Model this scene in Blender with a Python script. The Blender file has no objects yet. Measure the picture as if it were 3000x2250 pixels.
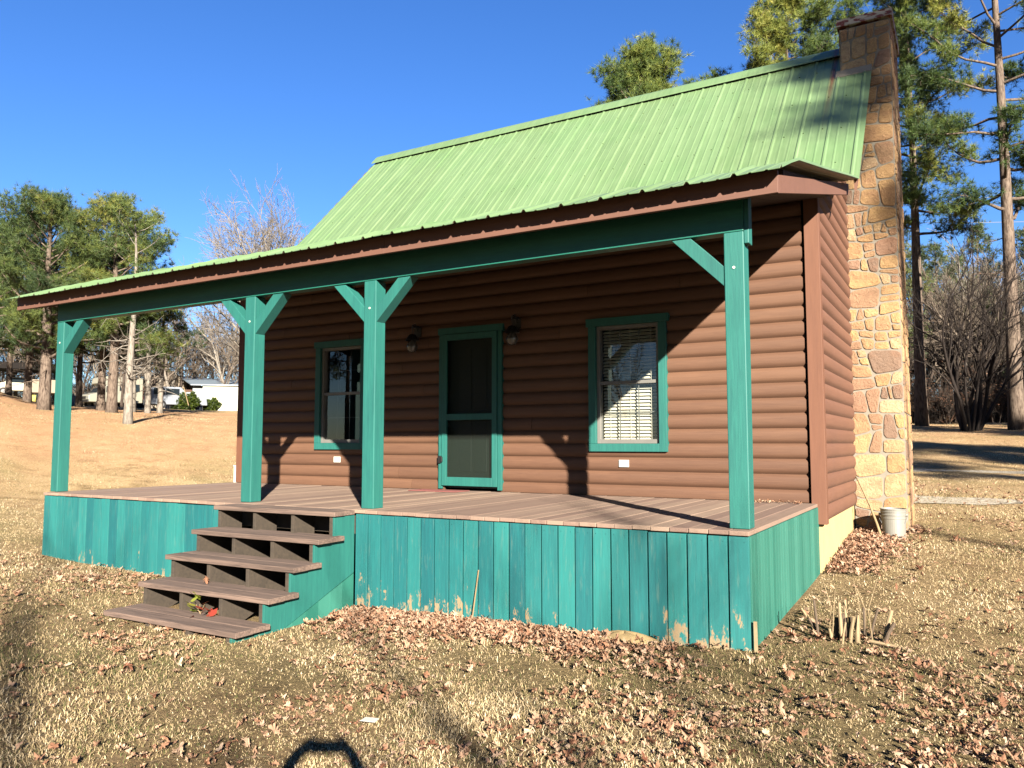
import bpy, math, random
import numpy as np
from mathutils import Vector, Matrix
R=math.radians
random.seed(7); rng=np.random.default_rng(7)
scene=bpy.context.scene; COL=scene.collection
# ------------------------------------------------------------ camera
CX,CY,CZ=1.3915,-5.8807,0.6427; YAW=0.5257
cam=bpy.data.cameras.new('camera'); co=bpy.data.objects.new('camera',cam); COL.objects.link(co)
cam.sensor_width=36; cam.lens=27.457; cam.clip_end=2000; cam.clip_start=.02
co.location=(CX,CY,CZ); co.rotation_euler=(math.pi/2+0.0756,0,YAW)
scene.camera=co
# ------------------------------------------------------------ sky, sun, exposure
SE=R(20.8); SD=Vector((.690*math.cos(SE),-.724*math.cos(SE),math.sin(SE)))
w=bpy.data.worlds.new('World'); scene.world=w; w.use_nodes=True
nt=w.node_tree; bg=nt.nodes['Background']; sky=nt.nodes.new('ShaderNodeTexSky')
sky.sky_type='NISHITA'; sky.sun_disc=False; sky.sun_elevation=SE; sky.sun_rotation=math.atan2(.690,-.724)
sky.air_density=1.0; sky.dust_density=0.0; sky.ozone_density=5.0; sky.altitude=0
hs=nt.nodes.new('ShaderNodeHueSaturation'); hs.inputs['Hue'].default_value=.512; hs.inputs['Saturation'].default_value=1.16; hs.inputs['Value'].default_value=.49
nt.links.new(sky.outputs[0],hs.inputs['Color']); nt.links.new(hs.outputs[0],bg.inputs[0]); bg.inputs[1].default_value=.05
sl=bpy.data.lights.new('sun','SUN'); so=bpy.data.objects.new('sun',sl); COL.objects.link(so)
sl.energy=5.0; sl.angle=R(.53); sl.color=(1,.93,.82); so.rotation_euler=SD.to_track_quat('Z','Y').to_euler(); so.location=(20,-20,20)
scene.view_settings.view_transform='Standard'; scene.view_settings.look='None'; scene.view_settings.gamma=1
scene.view_settings.exposure=3.15
scene.render.resolution_x=1024; scene.render.resolution_y=768
# ------------------------------------------------------------ helpers
class MB:
    """mesh builder"""
    def __init__(s): s.v=[]; s.f=[]; s.c=[]
    def box(s,x0,x1,y0,y1,z0,z1,c=.5):
        n=len(s.v); s.v+= [(x0,y0,z0),(x1,y0,z0),(x1,y1,z0),(x0,y1,z0),(x0,y0,z1),(x1,y0,z1),(x1,y1,z1),(x0,y1,z1)]
        s.f+= [tuple(n+i for i in q) for q in ((0,3,2,1),(4,5,6,7),(0,1,5,4),(1,2,6,5),(2,3,7,6),(3,0,4,7))]; s.c+=[c]*8; return s
    def hexa(s,pts,c=.5):   # 8 points: bottom 4 ccw, top 4 ccw
        n=len(s.v); s.v+=[tuple(p) for p in pts]
        s.f+= [tuple(n+i for i in q) for q in ((0,3,2,1),(4,5,6,7),(0,1,5,4),(1,2,6,5),(2,3,7,6),(3,0,4,7))]; s.c+=[c]*8; return s
    def bar(s,a,b,w,h,up=(0,0,1),c=.5):
        a=Vector(a);b=Vector(b);d=(b-a).normalized();u=Vector(up);r=d.cross(u).normalized();u=r.cross(d).normalized()
        p=[]
        for q in (a,b): p+= [q-r*w/2-u*h/2,q+r*w/2-u*h/2,q+r*w/2+u*h/2,q-r*w/2+u*h/2]
        n=len(s.v); s.v+=[tuple(x) for x in p]
        s.f+= [tuple(n+i for i in q) for q in ((0,1,2,3),(7,6,5,4),(0,4,5,1),(1,5,6,2),(2,6,7,3),(3,7,4,0))]; s.c+=[c]*8; return s
    def poly(s,pts,c=.5):
        n=len(s.v); s.v+=[tuple(p) for p in pts]; s.f.append(tuple(range(n,n+len(pts)))); s.c+=[c]*len(pts); return s
    def prism(s,pts,ex,c=.5):
        n=len(s.v);m=len(pts);ex=Vector(ex); s.v+=[tuple(p) for p in pts]+[tuple(Vector(p)+ex) for p in pts]
        s.f.append(tuple(range(n+m-1,n-1,-1))); s.f.append(tuple(range(n+m,n+2*m)))
        for i in range(m): j=(i+1)%m; s.f.append((n+i,n+j,n+m+j,n+m+i))
        s.c+=[c]*(2*m); return s
    def tube(s,pts,rs,k=8,c=.5,cap=True):
        n=len(s.v); P=[Vector(p) for p in pts]
        ref=Vector((0,0,1)) if abs((P[-1]-P[0]).normalized().z)<.9 else Vector((1,0,0))
        for i,p in enumerate(P):
            d=(P[min(i+1,len(P)-1)]-P[max(i-1,0)]).normalized(); a=d.cross(ref).normalized(); b=d.cross(a)
            for j in range(k):
                t=2*math.pi*j/k; s.v.append(tuple(p+(a*math.cos(t)+b*math.sin(t))*rs[i]))
        for i in range(len(P)-1):
            for j in range(k): q=(j+1)%k; s.f.append((n+i*k+j,n+i*k+q,n+(i+1)*k+q,n+(i+1)*k+j))
        if cap: s.f.append(tuple(n+j for j in range(k))[::-1]); s.f.append(tuple(n+(len(P)-1)*k+j for j in range(k)))
        s.c+=[c]*(len(P)*k); return s
    def lathe(s,prof,cx,cy,k=24,c=.5):
        n=len(s.v)
        for r,z in prof:
            for j in range(k): t=2*math.pi*j/k; s.v.append((cx+r*math.cos(t),cy+r*math.sin(t),z))
        for i in range(len(prof)-1):
            for j in range(k): q=(j+1)%k; s.f.append((n+i*k+j,n+i*k+q,n+(i+1)*k+q,n+(i+1)*k+j))
        s.c+=[c]*(len(prof)*k); return s
    def build(s,name,mat,parent=None,bevel=0,smooth=False,solid=0):
        me=bpy.data.meshes.new(name); me.from_pydata(s.v,[],s.f); me.update()
        a=me.attributes.new('tint','FLOAT','POINT'); a.data.foreach_set('value',np.array(s.c,dtype=np.float32))
        return finish(me,name,mat,parent,bevel,smooth,solid)
def finish(me,name,mat,parent=None,bevel=0,smooth=False,solid=0):
    if mat: me.materials.append(mat)
    o=bpy.data.objects.new(name,me); COL.objects.link(o)
    if parent: o.parent=parent
    if smooth: me.polygons.foreach_set('use_smooth',[True]*len(me.polygons))
    if solid: m=o.modifiers.new('solid','SOLIDIFY'); m.thickness=solid; m.offset=-1
    if bevel: m=o.modifiers.new('bevel','BEVEL'); m.width=bevel; m.segments=2; m.limit_method='ANGLE'
    return o
def npmesh(name,V,F,mat,parent=None,tint=None,smooth=False):
    """V (n,3), F (m,k) with one k"""
    me=bpy.data.meshes.new(name); k=F.shape[1]
    me.vertices.add(len(V)); me.vertices.foreach_set('co',V.astype(np.float32).ravel())
    me.loops.add(F.size); me.loops.foreach_set('vertex_index',F.astype(np.int32).ravel())
    me.polygons.add(len(F)); me.polygons.foreach_set('loop_start',np.arange(0,F.size,k,dtype=np.int32))
    try: me.polygons.foreach_set('loop_total',np.full(len(F),k,dtype=np.int32))
    except Exception: pass
    me.update(calc_edges=True)
    if tint is not None:
        a=me.attributes.new('tint','FLOAT','POINT'); a.data.foreach_set('value',tint.astype(np.float32))
    return finish(me,name,mat,parent,0,smooth)
def tag(o,label=None,cat=None,group=None,kind=None):
    if label:o['label']=label
    if cat:o['category']=cat
    if group:o['group']=group
    if kind:o['kind']=kind
    return o
def thing(name,loc,label,cat,group=None):
    o=bpy.data.objects.new(name,None); COL.objects.link(o); o.location=loc; return tag(o,label,cat,group)
def sub(name,parent,loc=(0,0,0)):
    o=bpy.data.objects.new(name,None); COL.objects.link(o); o.parent=parent; o.location=loc; return o
def copy_tree(o,parent=None):
    c=o.copy(); COL.objects.link(c)
    if parent: c.parent=parent
    for ch in list(o.children): copy_tree(ch,c)
    return c
# ------------------------------------------------------------ materials
def srgb(r,g,b):
    f=lambda c:(c/255/12.92) if c/255<=.04045 else ((c/255+.055)/1.055)**2.4
    K=.20
    return (f(r)*K,f(g)*K,f(b)*K,1)
def brt(r,g,b,k=1.6): return tuple(min(.9,c*k) for c in srgb(r,g,b)[:3])+(1,)
class NM:
    def __init__(s,name,rough=.7,spec=.3):
        s.m=bpy.data.materials.new(name); s.m.use_nodes=True; s.t=s.m.node_tree; s.b=s.t.nodes['Principled BSDF']
        s.b.inputs['Roughness'].default_value=rough; s.b.inputs['Specular IOR Level'].default_value=spec
    def n(s,t,**k):
        x=s.t.nodes.new(t)
        for a,v in k.items(): setattr(x,a,v)
        return x
    def l(s,a,b): s.t.links.new(a,b)
    def coord(s,scale=(1,1,1),kind='Object'):
        c=s.n('ShaderNodeTexCoord'); m=s.n('ShaderNodeMapping'); m.inputs['Scale'].default_value=scale; s.l(c.outputs[kind],m.inputs[0]); return m.outputs[0]
    def noise(s,vec,scale=5,detail=4,rough=.6,dist=0):
        n=s.n('ShaderNodeTexNoise'); n.inputs['Scale'].default_value=scale; n.inputs['Detail'].default_value=detail; n.inputs['Roughness'].default_value=rough; n.inputs['Distortion'].default_value=dist
        if vec is not None: s.l(vec,n.inputs['Vector'])
        return n.outputs['Fac']
    def ramp(s,fac,stops):
        r=s.n('ShaderNodeValToRGB'); e=r.color_ramp.elements
        while len(e)<len(stops): e.new(.5)
        for i,(p,c) in enumerate(stops): e[i].position=p; e[i].color=c
        s.l(fac,r.inputs[0]); return r.outputs[0]
    def mix(s,fac,a,b,mode='MIX'):
        m=s.n('ShaderNodeMix',data_type='RGBA',blend_type=mode)
        for i,x in ((0,fac),(6,a),(7,b)):
            if isinstance(x,(int,float,tuple)): m.inputs[i].default_value=x
            else: s.l(x,m.inputs[i])
        return m.outputs[2]
    def math(s,op,a,b=0,clamp=False):
        m=s.n('ShaderNodeMath',operation=op,use_clamp=clamp)
        for i,x in ((0,a),(1,b)):
            if isinstance(x,(int,float)): m.inputs[i].default_value=x
            else: s.l(x,m.inputs[i])
        return m.outputs[0]
    def attr(s,name='tint'):
        a=s.n('ShaderNodeAttribute'); a.attribute_name=name; return a.outputs['Fac']
    def col(s,c):
        if isinstance(c,tuple): s.b.inputs['Base Color'].default_value=c
        else: s.l(c,s.b.inputs['Base Color'])
    def bump(s,h,strength=.3,dist=.01):
        b=s.n('ShaderNodeBump'); b.inputs['Strength'].default_value=strength; b.inputs['Distance'].default_value=dist; s.l(h,b.inputs['Height']); s.l(b.outputs[0],s.b.inputs['Normal'])
    def xyz(s,vec):
        x=s.n('ShaderNodeSeparateXYZ'); s.l(vec,x.inputs[0]); return x.outputs
def wood(name,base,dark,grain=(30,30,2),rough=.75,amt=.5,tintamt=.35,peel=None,bumpd=.003,vary=None):
    m=NM(name,rough,.25); v=m.coord(grain); off=m.n('ShaderNodeCombineXYZ'); at_=m.attr()
    for i_ in range(3): m.l(m.math('MULTIPLY',at_,37.0+11*i_),off.inputs[i_])
    va=m.n('ShaderNodeVectorMath',operation='ADD'); m.l(v,va.inputs[0]); m.l(off.outputs[0],va.inputs[1]); v=va.outputs[0]
    g=m.noise(v,1.6,6,.7,.9)
    vk=m.coord(tuple(max(.6,x*.16) for x in grain)); va2=m.n('ShaderNodeVectorMath',operation='ADD'); m.l(vk,va2.inputs[0]); m.l(off.outputs[0],va2.inputs[1]); blot=m.noise(va2.outputs[0],1.5,4,.7)
    v2=m.coord((1,1,1)); big=m.noise(v2,1.7,3)
    c=m.ramp(g,[(.32,dark),(.62,base)])
    c=m.mix(amt,base,c)
    lo=tuple(x*.72 for x in base[:3])+(1,); hi=tuple(min(1,x*1.25) for x in base[:3])+(1,)
    c=m.mix(tintamt,c,m.mix(m.attr(),vary[0] if vary else lo,vary[1] if vary else hi))
    c=m.mix(m.math('MULTIPLY',m.ramp(big,[(.42,(0,0,0,1)),(.68,(1,1,1,1))]),.28),c,lo)
    c=m.mix(m.math('MULTIPLY',m.ramp(blot,[(.52,(0,0,0,1)),(.74,(1,1,1,1))]),.42),c,dark)
    c=m.mix(m.math('MULTIPLY',m.ramp(blot,[(.28,(1,1,1,1)),(.44,(0,0,0,1))]),.35),c,hi)
    if peel:   # worn paint near the bottom: bare wood patches that fade out upwards
        z=m.xyz(m.coord())[2]
        vp=m.n('ShaderNodeVectorMath',operation='ADD'); m.l(m.coord((9,9,3.4)),vp.inputs[0]); m.l(off.outputs[0],vp.inputs[1]); n1=m.noise(vp.outputs[0],1.3,7,.75); n2=m.noise(m.coord((1.1,1.1,.7)),1.4,2)
        low=m.math('SUBTRACT',1,m.math('DIVIDE',m.math('SUBTRACT',z,peel[0]),peel[1]),True)
        k=m.math('ADD',m.math('MULTIPLY',n1,.8),m.math('MULTIPLY',low,.27)); k=m.math('ADD',k,m.math('MULTIPLY',n2,.50))
        k=m.ramp(k,[(.93,(0,0,0,1)),(.955,(1,1,1,1))])
        c=m.mix(k,c,m.mix(n1,srgb(214,190,150),srgb(176,146,104)))
        # rubbed, greyed streaks
        n3=m.noise(m.coord((26,26,2.2)),1.5,5,.7); k3=m.ramp(n3,[(.56,(0,0,0,1)),(.68,(1,1,1,1))])
        c=m.mix(m.math('MULTIPLY',k3,.34),c,srgb(140,166,148))
    m.col(c); m.bump(g,.35,bumpd); return m.m
TEAL=srgb(38,138,118); TEALD=srgb(22,108,96)
M={}
M['teal']=wood('teal_paint',srgb(50,142,128),srgb(22,98,98),(50,50,2.0),.6,.8,.35)
M['teal_x']=wood('teal_paint_beam',srgb(46,142,120),srgb(30,112,98),(2.2,40,40),.5,.6,.25)
M['skirt']=wood('weathered_teal_boards',brt(22,138,136,1.12),brt(10,84,92,1.05),(46,46,1.8),.68,.9,.6,peel=(-.98,.75),vary=(brt(6,106,114,1.0),brt(54,156,146,1.15)))
M['skirt_side']=wood('side_teal_boards',brt(58,144,124,1.1),brt(34,116,100,1.05),(24,24,1.6),.55,.5,.55,vary=(brt(44,126,108,1.05),brt(88,164,144,1.15)))
M['brown']=wood('brown_log_siding',srgb(144,102,74),srgb(112,74,52),(1.5,1.5,44),.7,.8,.4,vary=(srgb(120,82,60),srgb(160,116,86)))
M['brown_y']=wood('brown_log_siding_side',srgb(150,104,80),srgb(124,82,62),(1.5,1.5,34),.7,.5,.4,vary=(srgb(136,86,62),srgb(160,106,78)))
M['brown_v']=wood('brown_trim_board',srgb(150,98,70),srgb(122,76,54),(34,34,1.6),.7,.5,.2)
M['fascia']=wood('brown_fascia',srgb(144,98,78),srgb(120,80,64),(1.4,34,34),.72,.5,.2)
M['deck']=wood('weathered_deck_boards',brt(160,132,114,1.5),brt(118,94,82,1.4),(26,1.6,26),.8,.75,.6,vary=(brt(138,110,96,1.4),brt(184,158,134,1.5)))
M['tread']=wood('grey_stair_tread',brt(150,124,108,1.25),brt(58,44,40,.9),(1.2,30,30),.85,1.0,.2,bumpd=.006)
M['stringer']=wood('dark_raw_lumber',srgb(96,82,66),srgb(56,48,40),(8,20,20),.85,.9,.2)
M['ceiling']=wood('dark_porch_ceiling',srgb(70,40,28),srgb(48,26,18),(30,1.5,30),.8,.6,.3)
def roof_mat():
    m=NM('green_painted_metal',.42,.45); v=m.coord((9,.5,.5)); g=m.noise(v,1.6,4,.6); b=m.noise(m.coord((1,1,1)),1.1,3); f=m.noise(m.coord((1.6,.9,.9)),3.5,3)
    c=m.ramp(g,[(.3,srgb(120,152,98)),(.7,srgb(146,174,120))])
    c=m.mix(m.math('MULTIPLY',m.ramp(f,[(.45,(0,0,0,1)),(.7,(1,1,1,1))]),.3),c,srgb(156,190,132))
    xs_=m.xyz(m.coord())[0]; wn=m.n('ShaderNodeTexWhiteNoise',noise_dimensions='1D'); m.l(m.math('FLOOR',m.math('DIVIDE',m.math('ADD',xs_,20.02),1.0365)),wn.inputs['W'])
    c=m.mix(m.math('MULTIPLY',wn.outputs['Value'],.28),c,srgb(158,196,140))
    gf=m.noise(m.coord((40,1.2,1.2)),1.2,4,.7); c=m.mix(m.math('MULTIPLY',m.ramp(gf,[(.5,(0,0,0,1)),(.75,(1,1,1,1))]),.35),c,srgb(176,206,150))
    # one orange rust run below the chimney flashing
    x,y,z=m.xyz(m.coord()); n=m.noise(m.coord((3,3,1.2)),3,4)
    xx=m.math('ADD',x,m.math('MULTIPLY',m.math('SUBTRACT',n,.5),.05))
    d=m.math('ABSOLUTE',m.math('ADD',xx,.06)); k=m.math('SUBTRACT',1,m.math('DIVIDE',d,.055),True)
    fall=m.math('DIVIDE',m.math('SUBTRACT',z,4.3),1.5,True); k=m.math('MULTIPLY',k,m.math('MULTIPLY',m.math('POWER',fall,2.2),.95))
    c=m.mix(k,c,srgb(150,78,34))
    c=m.mix(m.math('MULTIPLY',m.ramp(b,[(.5,(0,0,0,1)),(.75,(1,1,1,1))]),.25),c,srgb(112,166,92))
    m.col(c); return m.m
M['roof']=roof_mat()
M['roof_under']=(lambda m:(m.col(srgb(196,186,160)),m.m)[1])(NM('bare_sheet_underside',.6,.3))
def stone_mat():
    m=NM('field_stone',.85,.25); n=m.noise(m.coord(),9,6,.7,.4); n2=m.noise(m.coord((1,1,2)),3.2,3)
    c=m.ramp(m.attr(),[(0,brt(160,132,110,1.0)),(.2,brt(190,146,116,1.05)),(.35,brt(200,158,118,1.05)),(.55,brt(214,168,114,1.1)),(.8,brt(224,180,120,1.15)),(1,brt(222,190,146,1.2))])
    c=m.mix(m.math('MULTIPLY',m.ramp(n2,[(.42,(0,0,0,1)),(.66,(1,1,1,1))]),.5),c,srgb(182,130,96))
    c=m.mix(m.math('MULTIPLY',m.ramp(n,[(.5,(0,0,0,1)),(.72,(1,1,1,1))]),.35),c,srgb(126,98,74))
    m.col(c); nf=m.noise(m.coord(),34,6,.75); c2=m.mix(m.math('MULTIPLY',m.ramp(nf,[(.46,(0,0,0,1)),(.66,(1,1,1,1))]),.4),c,srgb(150,112,80)); m.col(c2); m.bump(m.math('ADD',n,nf),.9,.016); return m.m
M['stone']=stone_mat()
def plain(name,c,rough=.7,spec=.3,nscale=8,namt=.2,metal=0,bump=0):
    m=NM(name,rough,spec); n=m.noise(m.coord(),nscale,4); lo=tuple(x*.6 for x in c[:3])+(1,)
    m.col(m.mix(m.math('MULTIPLY',m.ramp(n,[(.4,(0,0,0,1)),(.7,(1,1,1,1))]),namt),c,lo)); m.b.inputs['Metallic'].default_value=metal
    if bump: m.bump(n,.5,bump)
    return m.m
M['mortar']=plain('grey_mortar',brt(190,178,158,.9),.9,.2,14,.25,bump=.006)
M['foundation']=plain('tan_foundation',brt(230,196,138,1.3),.9,.2,3,.25,bump=.01)
M['black']=plain('black_metal',srgb(30,28,28),.5,.4)
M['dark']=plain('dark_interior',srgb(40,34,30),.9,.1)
M['white']=plain('white_plastic',brt(226,220,208,1.6),.5,.4,6,.1)
M['bucket']=plain('dirty_white_bucket',brt(176,172,160,1.0),.45,.4,5,.3)
M['vinyl']=plain('grey_vinyl_sash',srgb(150,146,138),.5,.4)
M['blind']=plain('cream_blind_slats',brt(232,222,200,2.2),.5,.4,3,.05)
M['mat']=plain('faded_pink_mat',srgb(190,120,112),.95,.1,30,.3)
M['stick']=plain('pale_dead_stick',srgb(196,168,124),.85,.2,12,.3)
M['stub']=plain('bleached_cut_stem',srgb(206,178,136),.85,.2,20,.4)
M['cut']=plain('grey_cut_stem',srgb(124,104,84),.9,.2,20,.4)
M['green_door']=plain('dark_green_door',srgb(34,62,48),.5,.4,3,.1)
M['cable']=plain('grey_wire',srgb(170,170,170),.5,.3)
M['rustcap']=(lambda m:(m.col(m.ramp(m.noise(m.coord((3,3,9)),2.2,5),[(.5,srgb(216,204,184)),(.53,srgb(140,52,24))])),m.m)[1])(NM('rusty_chimney_cap',.6,.3))
def glass():
    m=NM('window_glass'); t=m.t; out=t.nodes['Material Output']; tr=m.n('ShaderNodeBsdfTransparent'); tr.inputs[0].default_value=(.8,.83,.82,1)
    gl=m.n('ShaderNodeBsdfGlossy'); gl.inputs['Roughness'].default_value=.01; fr=m.n('ShaderNodeLayerWeight')
    mx=m.n('ShaderNodeMixShader'); m.l(m.math('ADD',m.math('MULTIPLY',m.math('POWER',fr.outputs['Facing'],3),.8),.07,True),mx.inputs[0]); m.l(tr.outputs[0],mx.inputs[1]); m.l(gl.outputs[0],mx.inputs[2]); m.l(mx.outputs[0],out.inputs[0]); return m.m
M['glass']=glass()
def screenm():
    m=NM('insect_screen'); t=m.t; out=t.nodes['Material Output']; tr=m.n('ShaderNodeBsdfTransparent')
    d=m.n('ShaderNodeBsdfDiffuse'); d.inputs[0].default_value=srgb(58,62,56); mx=m.n('ShaderNodeMixShader'); mx.inputs[0].default_value=.5
    m.l(tr.outputs[0],mx.inputs[1]); m.l(d.outputs[0],mx.inputs[2]); m.l(mx.outputs[0],out.inputs[0]); return m.m
M['screen']=screenm()
def leafy(name,stops,rough=.7,trans=.3,spec=.2,noise=0):
    m=NM(name,rough,spec); c=m.ramp(m.attr(),stops); m.col(c)
    out=m.t.nodes['Material Output']; tl=m.n('ShaderNodeBsdfTranslucent'); m.l(c,tl.inputs[0]); mx=m.n('ShaderNodeMixShader'); mx.inputs[0].default_value=trans
    m.l(m.b.outputs[0],mx.inputs[1]); m.l(tl.outputs[0],mx.inputs[2]); m.l(mx.outputs[0],out.inputs[0]); return m.m
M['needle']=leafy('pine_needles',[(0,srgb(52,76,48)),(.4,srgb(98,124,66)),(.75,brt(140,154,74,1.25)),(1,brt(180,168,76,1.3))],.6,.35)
M['needle_y']=leafy('sunlit_pine_needles',[(0,brt(62,88,52,1.1)),(.35,brt(104,130,62,1.35)),(.7,brt(158,168,76,1.5)),(1,brt(200,190,88,1.6))],.6,.4)  # brighter, yellower copy of the pine needles; sunlight is put into the colour
M['needle_far']=leafy('dull_pine_needles',[(0,srgb(58,76,52)),(.6,brt(116,132,78,1.2)),(1,brt(160,160,88,1.3))],.6,.3)
M['bushleaf']=leafy('bush_leaves',[(0,srgb(34,52,18)),(.6,srgb(78,100,24)),(1,srgb(130,146,40))],.5,.3)
M['leaf']=leafy('dry_oak_leaves',[(0,brt(124,72,48,1.3)),(.3,brt(180,130,98,1.5)),(.65,brt(208,166,134,1.7)),(1,brt(220,190,160,1.7))],.7,.22)
M['grass']=leafy('dormant_grass',[(0,brt(104,122,56,1.2)),(.2,brt(144,136,86,1.3)),(.45,brt(188,164,120,2.1)),(.75,brt(216,190,148,2.35)),(1,brt(236,218,182,2.6))],.75,.25)
M['redleaf']=leafy('seedling_leaves',[(0,srgb(206,70,60)),(.5,srgb(222,120,90)),(.6,srgb(214,202,90)),(1,srgb(178,196,80))],.5,.35)
def barkm(name,a,b,sc=(7,7,1.6)):
    m=NM(name,.9,.15); n=m.noise(m.coord(sc),2.2,5,.65,.5); m.col(m.ramp(n,[(.36,a),(.6,b)])); m.bump(n,.8,.03); return m.m
M['bark']=barkm('pine_bark',srgb(92,74,62),srgb(158,138,120))
M['bark_d']=barkm('dark_branch_bark',srgb(66,54,46),srgb(108,92,80))
M['bark_dd']=barkm('dark_shrub_bark',srgb(40,32,28),srgb(66,54,46))
M['bark_pp']=barkm('very_pale_bark',brt(170,156,140,1.3),brt(216,202,186,1.5))
M['bark_p']=barkm('pale_bark',srgb(134,122,108),srgb(190,178,162))
M['twig']=barkm('grey_brown_twigs',srgb(112,96,82),srgb(158,142,124),(3,3,3))
def groundm():
    m=NM('dormant_lawn',.95,.1); v=m.coord(); big=m.noise(v,.22,4,.55); mid=m.noise(v,1.3,5,.65); fine=m.noise(v,26,6,.75); fine2=m.noise(v,90,4,.7)
    c=m.ramp(mid,[(.3,brt(166,138,94,1.6)),(.5,brt(212,182,134,2.2)),(.7,brt(224,196,150,2.3))])
    c=m.mix(m.math('MULTIPLY',m.ramp(big,[(.42,(0,0,0,1)),(.62,(1,1,1,1))]),.5),c,brt(204,170,124,1.9))
    band=m.noise(m.coord((.05,.16,.1)),1.8,3)
    c=m.mix(m.math('MULTIPLY',m.ramp(band,[(.52,(0,0,0,1)),(.62,(1,1,1,1))]),.5),c,brt(176,168,112,1.9))
    yd=m.attr('yard'); c=m.mix(m.math('MULTIPLY',yd,.6),c,m.mix(mid,srgb(110,88,60),srgb(168,140,100)))
    c=m.mix(.8,c,m.ramp(fine,[(.34,(.12,.1,.08,1)),(.54,(.8,.78,.75,1)),(.74,(1,1,1,1))]),'MULTIPLY')
    # fallen pine straw under the pines, tinted by the mesh attribute
    st=m.math('MULTIPLY',m.attr('straw'),m.ramp(m.noise(v,.9,5,.7),[(.3,(.35,.35,.35,1)),(.6,(1,1,1,1))]),True)
    c=m.mix(m.math('MULTIPLY',st,.85),c,m.ramp(fine,[(.35,brt(158,110,80,1.8)),(.65,brt(212,164,122,2.0))]))
    m.col(c); m.bump(m.math('ADD',fine,m.math('MULTIPLY',fine2,.5)),.9,.05); return m.m
M['ground']=groundm()
M['gravel']=(lambda m:(m.col(m.ramp(m.noise(m.coord(),14,6,.8),[(.36,brt(140,120,92)),(.55,brt(214,202,180)),(.7,brt(236,228,210))])),m.bump(m.noise(m.coord(),40,4),.7,.02),m.m)[2])(NM('pale_gravel',.95,.1))
# ------------------------------------------------------------ terrain
TL=([0,10,14,22,26,30,37,45,60,80,120,400],[-.95,-.80,-.78,-.68,-.25,.35,1.5,2.25,3.1,4.0,5.3,5.6])
TLL=([0,10,14,22,26,30,37,45,60,80,120,400],[-.95,-.80,-.78,-.62,-.1,.5,1.7,2.65,4.1,5.3,6.3,6.4])
TM=([0,10,14,22,26,30,37,45,60,80,120,400],[-.95,-.86,-.82,-.72,-.3,.25,1.35,2.05,2.9,3.75,5.0,5.4])
TR=([0,6,9,11.6,15,22,32,44,56,90,400],[-.95,-.86,-.72,-.56,-.38,-.05,.75,1.62,1.5,1.3,1.3])
TF=([0,400],[-.95,-1.0])
AN=[-180,-130,-100,-64.5,-60.5,-49.5,-30,-3,25,60,180]; AT=[TF,TF,TLL,TLL,TL,TM,TM,TR,TR,TF,TF]
def gz(x,y):
    x=np.asarray(x,float);y=np.asarray(y,float); dx=x-CX;dy=y-CY; d=np.hypot(dx,dy); a=np.degrees(np.arctan2(dx,dy))
    Z=np.array([np.interp(d,*t) for t in AT]); out=np.zeros_like(d)
    for i in range(len(AN)-1):
        k=(a>=AN[i])&(a<=AN[i+1]); t=(a-AN[i])/(AN[i+1]-AN[i]); t=t*t*(3-2*t); out=np.where(k,Z[i]*(1-t)+Z[i+1]*t,out)
    # front yard dips towards the steps
    f=np.exp(-((x+4.2)/3.0)**2)*np.exp(-((y+.8)/2.2)**2); out=out-.09*f
    fr=np.interp(x,[-14,-9.3,-6.7,-4,-2,0,4],[-.8,-.79,-.885,-.97,-.905,-.855,-.87]); k=np.clip(1-np.abs(y)/1.3,0,1); k=k*k*(3-2*k)*(x<3)*(x>-12)
    out=out*(1-k)+fr*k
    out=out+.018*np.sin(x*1.3+.7*y)*np.cos(y*1.1-.4*x)+.03*np.sin(x*.31+1)*np.sin(y*.27)
    return out
def g1(x,y): return float(gz(np.array([x]),np.array([y]))[0])
def bear(u,d):
    a=math.atan((u-1500)/2288.08)-YAW; return CX+d*math.sin(a),CY+d*math.cos(a)
def ground():
    rs=np.concatenate([np.arange(0,16,.22),np.arange(16,60,.8),np.array([62,66,72,80,90,105,125,150,200,280,400,600,900])]); n=300
    th=np.linspace(0,2*np.pi,n,endpoint=False); RR,T=np.meshgrid(rs,th,indexing='ij'); X=CX+RR*np.sin(T);Y=CY+RR*np.cos(T); Z=gz(X.ravel(),Y.ravel())
    V=np.stack([X.ravel(),Y.ravel(),Z],1); F=[]
    i,j=np.meshgrid(np.arange(len(rs)-1),np.arange(n),indexing='ij'); a=i*n+j; b=i*n+(j+1)%n; F=np.stack([a,b,b+n,a+n],-1).reshape(-1,4)
    o=npmesh('ground',V,F,M['ground'],smooth=True)
    st=np.zeros(len(V)); 
    for (u,d,r) in ((130,44,9),(330,40,8),(380,34,6),(60,52,9),(440,46,8),(250,46,9)):
        x,y=bear(u,d); st=np.maximum(st,np.exp(-((V[:,0]-x)**2+(V[:,1]-y)**2)/(r*r)*1.0))
    x,y=bear(2700,40); st=np.maximum(st,.55*np.exp(-((V[:,0]-x)**2+(V[:,1]-y)**2)/260))
    at=o.data.attributes.new('straw','FLOAT','POINT'); at.data.foreach_set('value',np.clip(st*1.3,0,1).astype(np.float32))
    yd=np.exp(-((V[:,0]+2)**2+(V[:,1]+3)**2)/13**2); a2=o.data.attributes.new('yard','FLOAT','POINT'); a2.data.foreach_set('value',yd.astype(np.float32))
    return tag(o,kind='structure')
ground()
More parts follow.
